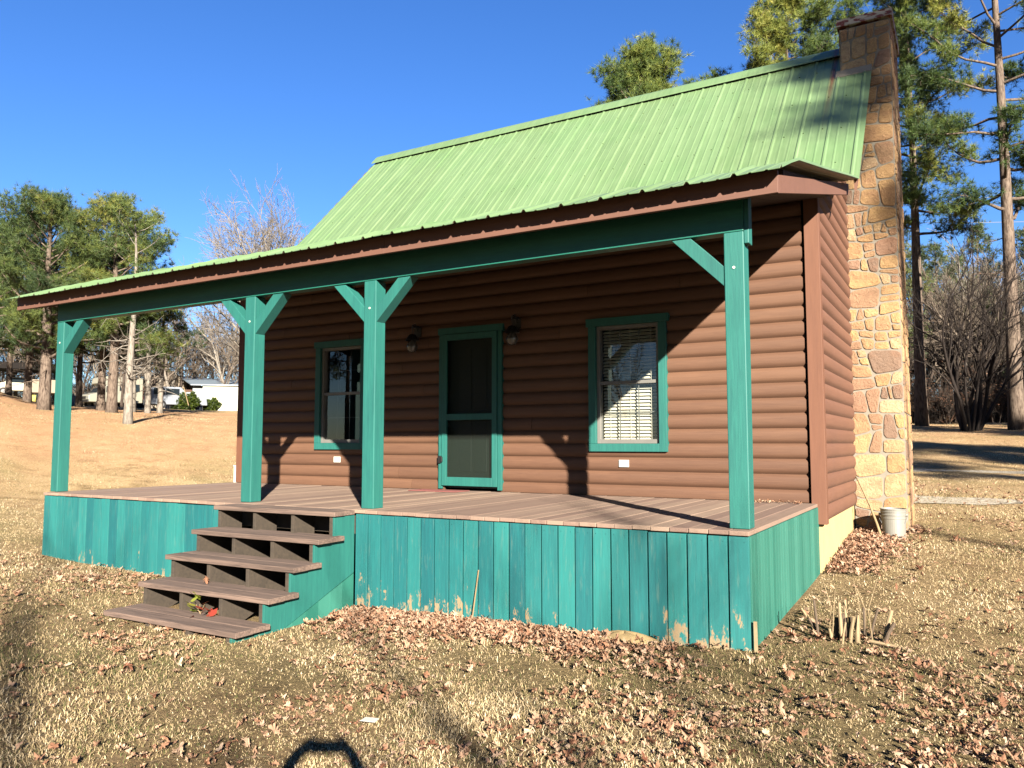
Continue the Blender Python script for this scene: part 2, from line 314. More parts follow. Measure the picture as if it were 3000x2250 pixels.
def gravel():
    # two wheel tracks of pale gravel crossing behind the cabin
    for name,d0,w0,ph in (('gravel_path',15.4,1.1,0),('gravel_path',21.5,.7,2)):
        V=[];F=[];n=110
        for i in range(n):
            t=i/(n-1); x=-14+t*46; y=CY+d0+.9*math.sin(x*.09+ph)-.05*(x-2); ww=w0*(.75+.3*math.sin(x*1.9+ph)+.2*math.sin(x*4.7))
            for k in range(5):
                yy=y+(k/4-.5)*ww; V.append((x,yy,g1(x,yy)+.012))
        for i in range(n-1):
            for k in range(4): a=i*5+k; F.append((a,a+5,a+6,a+1))
        tag(npmesh(name,np.array(V),np.array(F),M['gravel'],smooth=True),kind='structure')
gravel()
# ================================================================ THE CABIN
D=3.065; HX=.0415; HL=-8.96; YB=9.615; RY,RZ=6.34,6.478; BZ=3.65; BY=3.62
MS=(RZ-BZ)/(RY-BY)                       # main roof slope
XL,XR=-8.888,.449
cabin=thing('log_cabin',(0,0,0),'brown log-sided cabin with green metal roof, teal porch and stone chimney','cabin')
def course_profile(t): return .036*(1-abs(2*t-1)**3.2)
CH=.168; CZ0=-.201
def courses(z0,z1):
    k=0; z=CZ0
    while z<z1:
        if z+CH>z0: yield max(z,z0),min(z+CH,z1),z
        z+=CH
OPEN=[(-7.20,-6.33,.62,2.12),(-2.60,-1.70,.60,2.12),(-4.86,-3.98,.0,2.14)]
def front_wall():
    m=MB(); zt=3.62
    for a,b,zc in courses(.004,zt):
        cuts=sorted({a,b}|{z for o in OPEN for z in o[2:] if a<z<b}); tint=random.random()
        joints=[HL+.3+random.random()*8.2 for _ in range(random.choice((1,2)))]
        for ca,cb in zip(cuts,cuts[1:]):
            zm=(ca+cb)/2; iv=[(HL+.1,HX-.135)]
            for o in OPEN:
                if o[2]<zm<o[3]:
                    nv=[]
                    for (p,q) in iv:
                        if o[0]>p: nv.append((p,min(q,o[0])))
                        if o[1]<q: nv.append((max(p,o[1]),q))
                    iv=[x for x in nv if x[1]-x[0]>.01]
            for j in joints:
                nv=[]
                for (p,q) in iv:
                    if p+.1<j<q-.1: nv+=[(p,j-.003),(j+.003,q)]
                    else: nv.append((p,q))
                iv=nv
            for n_,(p,q) in enumerate(iv):
                N=8; tt=min(1,max(0,tint*.6+.2+.22*(-1)**sum(1 for j in joints if j<p)))
                ts=[ca+(cb-ca)*i/N for i in range(N+1)]; n=len(m.v)
                for z in ts:
                    d=course_profile((z-zc)/CH)
                    m.v+=[(p,D-d,z),(q,D-d,z)]; m.c+=[tt,tt]
                for i in range(N): m.f.append((n+2*i,n+2*i+1,n+2*i+3,n+2*i+2))
                # end caps
                m.v+=[(p,D,ts[0]),(p,D,ts[-1]),(q,D,ts[0]),(q,D,ts[-1])]; m.c+=[tt]*4; e=n+2*(N+1); m.v+=[m.v[n+2*i] for i in range(N+1)]+[m.v[n+2*i+1] for i in range(N+1)]; m.c+=[tt]*(2*N+2); g_=e+4
                m.f.append(tuple([e]+[g_+i for i in range(N+1)]+[e+1])); m.f.append(tuple([e+3]+[g_+N+1+i for i in range(N,-1,-1)]+[e+2]))
    o=m.build('wall',M['brown'],cabin,smooth=False)
    for p in o.data.polygons: p.use_smooth=len(p.vertices)==4
    # backing of the wall, with the same openings
    b=MB(); xs=sorted({HL+.09,HX-.1}|{x for o in OPEN for x in o[:2]}); zs=sorted({-.3,3.62}|{z for o in OPEN for z in o[2:]})
    for x0,x1 in zip(xs,xs[1:]):
        for z0,z1 in zip(zs,zs[1:]):
            if not any(o[0]<(x0+x1)/2<o[1] and o[2]<(z0+z1)/2<o[3] for o in OPEN): b.box(x0,x1,D+.001,D+.09,z0,z1)
    b.build('wall_sheathing',M['dark'],cabin)
front_wall()
def roofz(y): return BZ+MS*(y-BY) if y<=RY else RZ-MS*(y-RY)
def side_wall(X,s,y0,y1,name,mat,zlow=-.201):
    m=MB()
    for a,b,zc in courses(zlow,RZ-.12):
        N=8; n=len(m.v); t=random.random(); jt=y0+.5+random.random()*5
        rows=[]
        for i in range(N+1):
            z=a+(b-a)*i/N; lo=max(y0,BY+(z+.06-BZ)/MS if z>3.5 else y0); hi=min(y1,RY+(RZ-z-.06)/MS)
            if hi<lo: hi=lo=RY
            rows.append((z,lo,hi))
        for z,lo,hi in rows:
            d=course_profile((z-zc)/CH); m.v+=[(X+s*d,lo,z),(X+s*d,hi,z)]; m.c+=[t,t]
        for i in range(N): q=(n+2*i,n+2*i+1,n+2*i+3,n+2*i+2); m.f.append(q if s>0 else q[::-1])
    o=m.build(name,mat,cabin); 
    o.data.polygons.foreach_set('use_smooth',[True]*len(o.data.polygons))
    b=MB(); pts=[(X-s*.02,y0,-.3),(X-s*.02,y1,-.3),(X-s*.02,y1,roofz(y1)-.1),(X-s*.02,RY,RZ-.12),(X-s*.02,BY,BZ-.08),(X-s*.02,y0,BZ-.2)]
    b.prism(pts,(-s*.08,0,0)); b.build('wall_sheathing',M['dark'],cabin)
side_wall(HX-.002,1,D+.06,YB,'wall',M['brown_y']); side_wall(HL+.002,-1,D+.06,YB,'wall',M['brown_y'])
bw=MB(); 
for a,b_,zc in courses(-.201,3.2):
    bw.box(HL+.05,HX-.05,YB,YB+.03,a,b_-.006,random.random())
bw.build('wall',M['brown'],cabin)
# corner boards: front boards and side returns
cb=MB(); cb.box(HX-.105,HX+.047,D-.062,D-.022,-.218,3.52,.6); cb.box(HX+.006,HX+.046,D-.0215,D+.062,-.218,3.40,.2); cb.build('corner_board',M['brown_v'],cabin,bevel=.003)
cb=MB(); cb.box(HL-.05,HL+.10,D-.062,D-.022,.003,3.52,.4); cb.box(HL-.05,HL-.01,D-.0215,D+.062,-.218,3.4,.4); cb.build('corner_board',M['brown_v'],cabin,bevel=.003)
# foundation
fb=MB(); fb.box(HL+.03,HX-.012,D+.0,YB-.02,-1.3,-.20); fb.build('foundation',M['foundation'],cabin)
# deck: boards run front to back
dk=MB(); x=-9.11; i=0
while x<-.02:
    w_=.1518; x1=min(x+w_,0.0); dy=-.012-.016*random.random(); dz=random.uniform(-.002,.002)
    dk.box(x+.0025,x1-.0025,dy-.012,D-.03,-.034+dz,dz,random.random()); x+=w_
deck=dk.build('deck_floor',M['deck'],cabin,bevel=.004)
jb=MB(); jb.box(-9.07,-.05,.03,.07,-.24,-.037); jb.box(-9.07,-.05,2.9,2.94,-.24,-.037)
for k in range(12): jb.box(-8.8+k*.78,-8.76+k*.78,.071,2.899,-.24,-.037)
jb.build('joists',M['stringer'],cabin)
# skirting boards
def skirt_front(x0,x1):
    m=MB(); x=x0
    while x<x1-.03:
        w_=.1565; xx=min(x+w_,x1); gl=g1((x+xx)/2,-.02)-.22; t=random.uniform(-.0035,.0035); g=random.uniform(.0045,.0085); dy=random.uniform(0,.006)
        zt=-.040-random.random()*.007
        m.hexa([(x+g+t,-.022-dy,gl),(xx-g+t,-.022-dy,gl),(xx-g+t,.0,gl),(x+g+t,.0,gl),(x+g,-.022-dy,zt),(xx-g,-.022-dy,zt),(xx-g,.0,zt),(x+g,.0,zt)],random.random())
        for dx in (.034,.12): m.tube([(x+dx,-.024-dy,-.082),(x+dx,-.0275-dy,-.082)],[.0035,.0035],6,-4)
        x+=w_
    return m.build('skirting',M['skirt'],cabin,bevel=.0035)
skirt_front(-9.10,-5.42); skirt_front(-3.76,-.002)
m=MB(); y=.003
while y<D-.04:
    yy=min(y+.104,D-.03); gl=g1(0,y)-.2; g=.0012; m.hexa([(-.022,y+g,gl),(.001,y+g,gl),(.001,yy-g,gl),(-.022,yy-g,gl),(-.022,y+g,-.04),(.001,y+g,-.04),(.001,yy-g,-.04),(-.022,yy-g,-.04)],random.random()); y+=.104
m.build('skirting',M['skirt_side'],cabin,bevel=.002)
m=MB(); y=.003
while y<D-.04:
    yy=min(y+.1565,D); m.box(-9.10,-9.078,y+.002,yy-.002,g1(-9.1,y)-.2,-.04,random.random()); y+=.1565
m.build('skirting',M['skirt'],cabin)
# posts with knee braces
PY,PS,PH=.0964,.1522,2.268
def brace(parent,px,s):
    y0=.108; y1=.236; hw=.052; L=.44
    xe=px+(PS if s>0 else 0); zb=1.845; m=MB()
    a=(xe-s*.004,zb); b=(xe-s*.004,zb+.155); c=(xe+s*(PH-zb-.155),PH-.001); d=(xe+s*(PH-zb),PH-.001)
    pts=[(a[0],y0,a[1]),(d[0],y0,d[1]),(c[0],y0,c[1]),(b[0],y0,b[1])]
    if s<0: pts=pts[::-1]
    m.prism(pts[::-1],(0,y1-y0,0),random.random()); m.build('brace',M['teal'],parent,bevel=.004)
for i,(px,arms) in enumerate(((-9.1852,(1,)),(-5.5189,(-1,1)),(-3.7962,(-1,1)),(-.1785,(-1,)))):
    m=MB(); m.box(px,px+PS,PY,PY+PS,.001,PH-.001,.3+.15*i); p=m.build('porch_post',M['teal'],cabin,bevel=.007)
    for s in arms: brace(p,px,s)
    m=MB(); m.tube([(px+.075,PY-.001,1.99),(px+.075,PY-.006,1.99)],[.011,.011],8); m.build('bolt',M['white'],p)
m=MB(); m.box(-9.1852,-.026,.094,.16,PH,2.562,.4); m.box(-9.1852,-.026,.1605,.2265,PH+.003,2.562,.5); m.build('porch_beam',M['teal_x'],cabin,bevel=.004)
m=MB(); m.box(-.0255,.012,.105,.215,2.17,2.60,.5); m.build('beam_end_plate',M['teal'],cabin,bevel=.006)
# porch ceiling and rafters
SLP=(3.65-2.797)/(3.62-.25)
def pz(y): return 2.797+SLP*(y-.25) if y>.25 else 2.554+(y+.35)*.405
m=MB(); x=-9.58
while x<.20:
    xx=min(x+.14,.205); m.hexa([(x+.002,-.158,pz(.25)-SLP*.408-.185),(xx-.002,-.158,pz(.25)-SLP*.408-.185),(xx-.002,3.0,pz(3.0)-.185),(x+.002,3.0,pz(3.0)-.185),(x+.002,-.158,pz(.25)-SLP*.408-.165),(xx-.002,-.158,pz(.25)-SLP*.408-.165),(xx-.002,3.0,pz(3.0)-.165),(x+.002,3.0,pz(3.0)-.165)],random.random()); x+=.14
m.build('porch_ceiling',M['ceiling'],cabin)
# ---- roof sheets (ribbed metal)
RIB=.3455
def rib_xs(x0,x1,off):
    out=[]; k=math.floor((x0-off)/RIB)-1
    while off+k*RIB<x1+.1:
        c=off+k*RIB
        for dx,h in ((-.026,0),(-.009,.022),(.009,.022),(.026,0),(.100,0),(.108,.006),(.122,.006),(.130,0),(.215,0),(.223,.006),(.237,.006),(.245,0)):
            xx=c+dx
            if x0+.002<xx<x1-.002: out.append((xx,h))
        k+=1
    return [(x0,0)]+out+[(x1,0)]
def sheet(name,x0a,x1a,x0b,x1b,rows,off,fade=None):
    """rows: list of (y,z) from low to high; x range interpolated"""
    prof=rib_xs(x0a,x1a,off); m=MB(); n=len(prof); R_=len(rows)
    for r,(y,z) in enumerate(rows):
        t=r/(R_-1)
        t=(y-rows[0][0])/(rows[-1][0]-rows[0][0])
        for (xx,h) in prof:
            u=(xx-x0a)/(x1a-x0a); X=xx if abs(x0b-x0a)<.02 and abs(x1b-x1a)<.02 else (xx if .03<u<.97 else (x0a+(x0b-x0a)*t+ (xx-x0a) if u<=.03 else x1a+(x1b-x1a)*t-(x1a-xx)))
            zz=z(xx) if callable(z) else z
            zz+=.003*math.sin(xx*5.1+y*2)+.002*math.sin(xx*13)
            m.v.append((X,y,zz+h)); m.c.append(.5)
    for r in range(R_-1):
        for i in range(n-1): a=r*n+i; m.f.append((a,a+1,a+n+1,a+n))
    return m
def bx(x): # rises to the break a little further at the right-hand edge
    return 0
droop=lambda x: .0 if x<-1.2 else .014*min(1,(x+1.2)/1.2)
rows=[(-.35,lambda x:2.554+.006*math.sin(x*1.7)),(-.03,lambda x:2.682+droop(x)*.5),(.25,lambda x:2.797),(1.6,lambda x:2.797+SLP*1.35),(3.0,lambda x:2.797+SLP*2.75),(3.72,lambda x:2.797+SLP*3.47)]
m=sheet('porch_roof',-9.65,.358,-9.85,.445,rows,.017); pr=m.build('porch_roof',M['roof'],cabin,solid=.004)
pr.data.materials.append(M['roof_under'])
pr.modifiers['solid'].material_offset=1; pr.modifiers['solid'].material_offset_rim=0
def mr(y): return BZ+MS*(y-BY)
rows=[(BY+(RY-.06-BY)*k/5,mr(BY+(RY-.06-BY)*k/5)) for k in range(6)]
m=sheet('main_roof',XL,XR,XL,XR,rows,.017)
for k in range(38):
    xx=-8.7+k*.24+random.uniform(-.02,.02)
    for f in (.12,.36,.6,.84):
        y=BY+(RY-BY)*f+random.uniform(-.03,.03); m.tube([(xx,y,mr(y)+.002),(xx,y-.006,mr(y)+.012)],[.009,.009],6)
main=m.build('main_roof',M['roof'],cabin,solid=.004); main.data.materials.append(M['roof_under']); main.modifiers['solid'].material_offset=1; main.modifiers['solid'].material_offset_rim=0
rowsb=[(RY+.06+(YB+.35-RY-.06)*k/3,RZ-MS*(.06+(YB+.35-RY-.06)*k/3)) for k in range(4)]
m=sheet('main_roof',XL,XR,XL,XR,rowsb,.017); m.build('main_roof',M['roof'],cabin,solid=.004)
# ridge cap
m=MB()
for s in (-1,1):
    prof=[(0,.05),(.17,.05-.17*MS+.02),(.175,.05-.175*MS)]
    n=len(m.v)
    for X in (XL-.02,XR if s>9 else XR-.0):
        for (d,z) in ((0,.062),(.06,.062-.045),(.16,.062-.16*MS+.012),(.19,.062-.19*MS+.012),(.192,.062-.19*MS-.008)):
            m.v.append((X,RY+s*d,RZ+z)); m.c.append(.4)
    for i in range(4): q=(n+i,n+i+1,n+i+6,n+i+5); m.f.append(q if s<0 else q[::-1])
# the cap stops at the chimney
for i,v in enumerate(m.v):
    if v[0]>0: m.v[i]=(.03,v[1],v[2])
m.build('ridge_cap',M['roof'],cabin,solid=.003)
# fascia boards
m=MB(); xs=[-9.64,-6.6,-3.3,.295]
for a,b in zip(xs,xs[1:]): m.box(a+.001,b-.001,-.20,-.16,2.432,2.60,random.random())
m.build('fascia',M['fascia'],cabin,bevel=.003)
def rake(X,th,y0,y1,up,lo,name,mat=M['fascia']):
    m=MB(); n=6
    for i in range(n):
        a=y0+(y1-y0)*i/n; b=y0+(y1-y0)*(i+1)/n
        m.hexa([(X,a,pz(a)-lo),(X+th,a,pz(a)-lo),(X+th,b,pz(b)-lo),(X,b,pz(b)-lo),(X,a,pz(a)-up),(X+th,a,pz(a)-up),(X+th,b,pz(b)-up),(X,b,pz(b)-up)],.6)
    return m.build(name,mat,cabin)
def pl(y): return 2.437+.277*(y+.16)
for (X0,X1) in ((.255,.295),(-9.64,-9.60)):
    m=MB(); m.hexa([(X0,-.1595,pl(-.16)),(X1,-.1595,pl(-.16)),(X1,4.0,pl(4.0)),(X0,4.0,pl(4.0)),(X0,-.1595,pl(-.16)+.135),(X1,-.1595,pl(-.16)+.135),(X1,4.0,pl(4.0)+.135),(X0,4.0,pl(4.0)+.135)],.8); m.build('rake_board',M['fascia'],cabin,bevel=.003)
m=MB()
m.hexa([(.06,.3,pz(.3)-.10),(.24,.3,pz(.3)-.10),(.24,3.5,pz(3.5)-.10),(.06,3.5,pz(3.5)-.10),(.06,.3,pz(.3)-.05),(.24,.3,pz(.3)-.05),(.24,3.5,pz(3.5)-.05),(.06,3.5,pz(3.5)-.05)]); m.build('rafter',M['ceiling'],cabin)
# rake trim of the main roof
for X0,X1 in ((XR-.06,XR-.03),(XL+.02,XL+.05)):
    m=MB()
    for s in (-1,1):
        ya,yb=(BY+.05,RY-.005) if s<0 else (RY+.005,YB+.3)
        za,zb=roofz(ya),roofz(yb)
        m.hexa([(X0,ya,za-.17),(X1,ya,za-.17),(X1,yb,zb-.17),(X0,yb,zb-.17),(X0,ya,za-.03),(X1,ya,za-.03),(X1,yb,zb-.03),(X0,yb,zb-.03)])
    m.build('rake_trim',M['brown_y'],cabin)
# the chimney interrupts the right-hand trim, so only the left trim and the part before the chimney are kept

# ---- windows
def window(x0,x1,z0,z1,kind):
    wdw=MB(); y0=D-.075; y1=D-.001; t=.098
    wdw.box(x0,x0+t,y0,y1,z0+t,z1-t,.3); wdw.box(x1-t,x1,y0,y1,z0,z1-t,.4); wdw.box(x0,x1-t-.001,y0,y1,z0,z0+t-.001,.5); wdw.box(x0-.03,x1+.03,y0-.006,y1,z1-t+.001,z1,.5)
    wd=wdw.build('window',M['teal'],cabin,bevel=.003)
    a,b,c,d=x0+t,x1-t,z0+t,z1-t; zm=(c+d)/2+.02
    f=MB(); s=.04; yf=D-.03
    f.box(a,a+s,yf,D+.07,c,d); f.box(b-s,b,yf,D+.07,c,d); f.box(a+s,b-s,yf,D+.07,c,c+s+.012); f.box(a+s,b-s,yf,D+.07,d-s,d); f.box(a+s,b-s,yf+.01,D+.05,zm-.02,zm+.02); f.build('sash',M['vinyl'],wd,bevel=.002)
    g=MB(); g.poly([(a+s,D+.018,c+s),(b-s,D+.018,c+s),(b-s,D+.018,zm),(a+s,D+.018,zm)]); g.poly([(a+s,D+.036,zm),(b-s,D+.036,zm),(b-s,D+.036,d-s),(a+s,D+.036,d-s)]); g.build('pane',M['glass'],wd)
    mu=MB()
    for k in (1,2): xx=a+s+(b-a-2*s)*k/3; mu.box(xx-.006,xx+.006,D+.020,D+.030,c+s,zm-.02); mu.box(xx-.006,xx+.006,D+.038,D+.046,zm+.02,d-s)
    for z in ((c+zm)/2+.01,(zm+d)/2): mu.box(a+s,b-s,D+.0205,D+.0295,z-.006,z+.006) if z<zm else mu.box(a+s,b-s,D+.0385,D+.0455,z-.006,z+.006)
    mu.build('muntin',M['vinyl' if kind=='blind' else 'black'],wd)
    if kind=='blind':
        bl=MB(); z=c+.06
        while z<d-.05:
            bl.hexa([(a+.045,D+.075,z-.016),(b-.045,D+.075,z-.016),(b-.045,D+.108,z+.012),(a+.045,D+.108,z+.012),(a+.045,D+.075,z-.013),(b-.045,D+.075,z-.013),(b-.045,D+.108,z+.015),(a+.045,D+.108,z+.015)]); z+=.0415
        for xx in (a+.14,(a+b)/2,b-.14): bl.box(xx-.002,xx+.002,D+.068,D+.071,c+.05,d-.03)
        bl.build('blind',M['blind'],wd)
    return wd
w1=window(-7.27,-6.265,.548,2.2,'plain'); w1['label']='left window with dark panes and grid'
w2=window(-2.657,-1.648,.541,2.19,'blind'); w2['label']='right window with open cream blinds'
# dark rooms behind the openings
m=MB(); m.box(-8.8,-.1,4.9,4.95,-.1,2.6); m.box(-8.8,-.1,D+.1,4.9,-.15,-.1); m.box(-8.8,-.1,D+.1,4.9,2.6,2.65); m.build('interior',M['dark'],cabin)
# ---- door with its screen door
dr=MB(); x0,x1,z0,z1=-4.935,-3.92,.02,2.21; t=.062; y0=D-.07
dr.box(x0,x0+t,y0,D-.001,z0,z1-t,.4); dr.box(x1-t,x1,y0,D-.001,z0,z1-t,.5); dr.box(x0-.02,x1+.02,y0-.004,D-.001,z1-t+.001,z1+.03,.6)
door=dr.build('door',M['teal'],cabin,bevel=.003)
sd=MB(); a,b=x0+t+.004,x1-t-.004; s=.075; y0=D-.088; y1=D-.05
sd.box(a,a+s,y0,y1,.065,z1-t-.004); sd.box(b-s,b,y0,y1,.065,z1-t-.004); sd.box(a+s,b-s,y0,y1,.065,.182); sd.box(a+s,b-s,y0,y1,.958,1.042); sd.box(a+s,b-s,y0,y1,2.06,z1-t-.004)
scr=sd.build('screen_door',M['teal'],door,bevel=.003)
m=MB(); m.poly([(a+s,D-.062,.182),(b-s,D-.062,.182),(b-s,D-.062,.958),(a+s,D-.062,.958)]); m.poly([(a+s,D-.062,1.042),(b-s,D-.062,1.042),(b-s,D-.062,2.06),(a+s,D-.062,2.06)]); m.build('insect_screen',M['screen'],door)
m=MB(); m.box(x0+t,x1-t,D+.03,D+.07,.03,z1-t)
for k in range(2):
    xx=x0+.28+k*.25
    for z_,zz_ in ((.25,.95),(1.1,1.95)): m.box(xx,xx+.2,D+.022,D+.0295,z_,zz_,.5)
m.build('door_leaf',M['green_door'],door,bevel=.004)
m=MB(); m.box(x0+.005,x0+.055,D-.10,D-.072,.37,.47); m.box(x0+.055,x0+.085,D-.108,D-.089,.385,.455); m.build('latch',M['black'],door,bevel=.004)
# outlet covers
for X in (-6.82,-2.205):
    m=MB(); m.box(X-.062,X+.062,D-.052,D-.036,.355,.44); m.box(X-.03,X-.026,D-.055,D-.0525,.365,.43,0); m.box(X+.02,X+.024,D-.055,D-.0525,.365,.43,0); m.build('outlet_cover',M['white'],cabin,bevel=.004)
# wall lanterns
for X in (-5.33,-3.70):
    m=MB(); m.lathe([(.0,2.30),(.05,2.30),(.055,2.28),(.0,2.28)],X,D-.09,12); m.tube([(X,D-.04,2.22),(X,D-.11,2.33),(X,D-.17,2.30),(X,D-.17,2.16)],[.012]*4,8); m.lathe([(.0,2.19),(.05,2.17),(.095,2.10),(.1,2.085)],X,D-.17,16)
    m.box(X-.06,X+.06,D-.05,D-.037,2.15,2.29); l=m.build('wall_lantern',M['black'],cabin,smooth=False)
    m=MB(); m.lathe([(.035,2.095),(.062,2.06),(.078,2.01),(.07,1.955),(.04,1.925),(.0,1.915)],X,D-.17,18); m.build('globe',plain('frosted_globe',srgb(120,114,106),.25,.6),l,smooth=True)
    m=MB()
    for k in range(6): t_=k*math.pi/3; m.tube([(X+.04*math.cos(t_),D-.17+.04*math.sin(t_),2.1),(X+.09*math.cos(t_),D-.17+.09*math.sin(t_),2.0),(X+.05*math.cos(t_),D-.17+.05*math.sin(t_),1.92)],[.003]*3,4)
    m.build('cage',M['black'],l)
# ---- chimney
CHX0,CHX1,CHY0,CHY1,CHZ=.0435,.69,5.7781,7.056,6.53
def clip(poly,px,py,nx,ny):
    out=[];n=len(poly)
    for i in range(n):
        a,b=poly[i],poly[(i+1)%n]; da=(a[0]-px)*nx+(a[1]-py)*ny; db=(b[0]-px)*nx+(b[1]-py)*ny
        if da>=0: out.append(a)
        if da*db<0: t=da/(da-db); out.append((a[0]+(b[0]-a[0])*t,a[1]+(b[1]-a[1])*t))
    return out
def area(p): return abs(sum(p[i][0]*p[(i+1)%len(p)][1]-p[(i+1)%len(p)][0]*p[i][1] for i in range(len(p))))/2
def split(poly,rd,out):
    A=area(poly); xs=[p[0] for p in poly]; ys=[p[1] for p in poly]; w_,h_=max(xs)-min(xs),max(ys)-min(ys)
    if A<rd.choice((.02,.035,.06,.09,.13)) or (w_<.2 and h_<.17): out.append(poly); return
    f=rd.uniform(.34,.66)
    if w_*rd.uniform(.8,1.3)>h_: px,py=min(xs)+w_*f,sum(ys)/len(ys); ang=rd.uniform(-.28,.28)
    else: px,py=sum(xs)/len(xs),min(ys)+h_*f; ang=math.pi/2+rd.uniform(-.25,.25)
    nx,ny=math.cos(ang),math.sin(ang)
    for s in (1,-1):
        q=clip(poly,px,py,nx*s,ny*s)
        if len(q)>=3: split(q,rd,out)
def stones(m,w_,h_,fn,seed,gap=.009):
    rd=random.Random(seed); cells=[]
    split([(0,0),(w_,0),(w_,h_),(0,h_)],rd,cells)
    for p in cells:
        if sum(p[i][0]*p[(i+1)%len(p)][1]-p[(i+1)%len(p)][0]*p[i][1] for i in range(len(p)))<0: p=p[::-1]
        for i in range(len(p)):   # inset by clipping each edge inwards
            pass
        q=p[:]; n=len(p)
        for i in range(n):
            a,b=p[i],p[(i+1)%n]; ex,ey=b[0]-a[0],b[1]-a[1]; L=math.hypot(ex,ey)
            if L<1e-4: continue
            nx,ny=-ey/L,ex/L; q=clip(q,a[0]+nx*gap,a[1]+ny*gap,nx,ny)
            if len(q)<3: break
        if len(q)<3 or area(q)<.0012: continue
        for _ in range(2):
            r=[]
            for i in range(len(q)):
                a,b=q[i],q[(i+1)%len(q)]; k=.15
                r+= [(a[0]*(1-k)+b[0]*k,a[1]*(1-k)+b[1]*k),(a[0]*k+b[0]*(1-k),a[1]*k+b[1]*(1-k))]
            q=r
        q=[(x+rd.uniform(-.004,.004),y+rd.uniform(-.004,.004)) for x,y in q]
        cx=sum(a for a,_ in q)/len(q); cy=sum(b for _,b in q)/len(q); t=rd.random(); t=t*.75+.25 if rd.random()<.85 else t*.3; dep=rd.uniform(.007,.016)
        n0=len(m.v); N=len(q)
        for k,(sc,dd) in enumerate(((1,-.004),(.99,dep*.75),(.94,dep),(.5,dep*1.2))):
            for (x,y) in q: m.v.append(tuple(fn(cx+(x-cx)*sc,cy+(y-cy)*sc,dd+(rd.uniform(-.003,.003) if k>1 else 0)))); m.c.append(t)
        for k in range(3):
            for i in range(N): j=(i+1)%N; m.f.append((n0+k*N+i,n0+k*N+j,n0+(k+1)*N+j,n0+(k+1)*N+i))
        m.f.append(tuple(n0+3*N+i for i in range(N)))
CB=-.95
ch=MB(); ch.box(CHX0,CHX1,CHY0,CHY1,CB,CHZ); chim=ch.build('chimney',M['mortar'],cabin)
m=MB(); H=CHZ-CB
stones(m,CHX1-CHX0,H,lambda u,v,d:(CHX0+u,CHY0-d,CB+v),11)
stones(m,CHY1-CHY0,H,lambda u,v,d:(CHX1+d,CHY0+u,CB+v),12)
stones(m,CHX1-CHX0,H,lambda u,v,d:(CHX1-u,CHY1+d,CB+v),13)
stones(m,CHY1-CHY0,H-5.2,lambda u,v,d:(CHX0-d,CHY1-u,CB+5.2+v),14)
m.build('stones',M['stone'],chim)
m=MB(); m.box(CHX0-.035,CHX1+.035,CHY0-.045,CHY1+.04,CHZ+.03,CHZ+.125); m.box(CHX0-.04,CHX1+.04,CHY0-.05,CHY1+.045,CHZ+.1255,CHZ+.132); m.build('chimney_cap',M['rustcap'],chim,bevel=.004)
m=MB(); zf=mr(CHY0)
m.hexa([(CHX0-.06,CHY0-.10,mr(CHY0-.1)+.008),(XR,CHY0-.10,mr(CHY0-.1)+.008),(XR,CHY0-.03,mr(CHY0-.03)+.03),(CHX0-.06,CHY0-.03,mr(CHY0-.03)+.03),(CHX0-.06,CHY0-.10,mr(CHY0-.1)+.016),(XR,CHY0-.10,mr(CHY0-.1)+.016),(XR,CHY0-.03,mr(CHY0-.03)+.06),(CHX0-.06,CHY0-.03,mr(CHY0-.03)+.06)]); m.build('flashing',M['mortar'],chim)
# ---- front steps
stp=sub('stairs',cabin)
SX0,SX1=-5.40,-3.73
treads=[(-.002,-.345,-.046),(-.228,-.60,-.235),(-.444,-.885,-.52),(-.66,-1.175,-.81),(-.865,-1.51,-1.13)]
for k,(z,yn,yb) in enumerate(treads):
    m=MB(); j=random.uniform(-.012,.012); mid=(yn+yb)/2
    a,b=SX0+j-(.03 if k else 0),SX1+j+(.03 if k else 0); dz=random.uniform(-.004,.004)
    m.hexa([(a,yn,z-.045),(b,yn+.01,z-.045+dz),(b,mid-.003+.005,z-.045+dz),(a,mid-.003,z-.045),(a,yn,z),(b,yn+.01,z+dz),(b,mid+.002,z+dz),(a,mid-.003,z)],random.random())
    m.hexa([(a+.008,mid+.004,z-.045),(b-.01,mid+.009,z-.045+dz),(b-.01,yb,z-.045+dz),(a+.008,yb,z-.045),(a+.008,mid+.004,z),(b-.01,mid+.009,z+dz),(b-.01,yb,z+dz),(a+.008,yb,z)],random.random())
    m.build('tread',M['tread'],stp,bevel=.005)
ys=[(t[1]+.035) for t in treads]; zs=[t[0]-.047 for t in treads]
def stringer(x,th,mat,name):
    gl=-1.12; pts=[(x,-.03,zs[0]),(x,ys[0],zs[0])]
    for k in range(1,5): pts+= [(x,ys[k-1],zs[k]),(x,ys[k],zs[k])]
    pts+= [(x,ys[4],gl),(x,ys[4]+.16,gl),(x,-.03,-.60)]
    m=MB(); m.prism(pts[::-1],(th,0,0),.5); return m.build(name,mat,stp,bevel=.002)
for x in (-5.38,-4.86,-4.33,-3.83): stringer(x,.04,M['stringer'],'stringer')
stringer(-3.789,.022,M['teal'],'side_panel')
m=MB(); yy=-.025
while yy>-1.42:
    ya=max(yy-.152,-1.42); top=lambda y:-.60-( -.03-y)*((1.12-.60)/(1.12+.16-.03+.06))-.012
    m.hexa([(-3.80,ya+.002,-1.2),(-3.772,ya+.002,-1.2),(-3.772,yy-.002,-1.2),(-3.80,yy-.002,-1.2),(-3.80,ya+.002,min(top(ya),-.3)),(-3.772,ya+.002,min(top(ya),-.3)),(-3.772,yy-.002,top(yy)),(-3.80,yy-.002,top(yy))],random.random()); yy-=.1565
m.build('side_skirting',M['skirt_side'],stp)
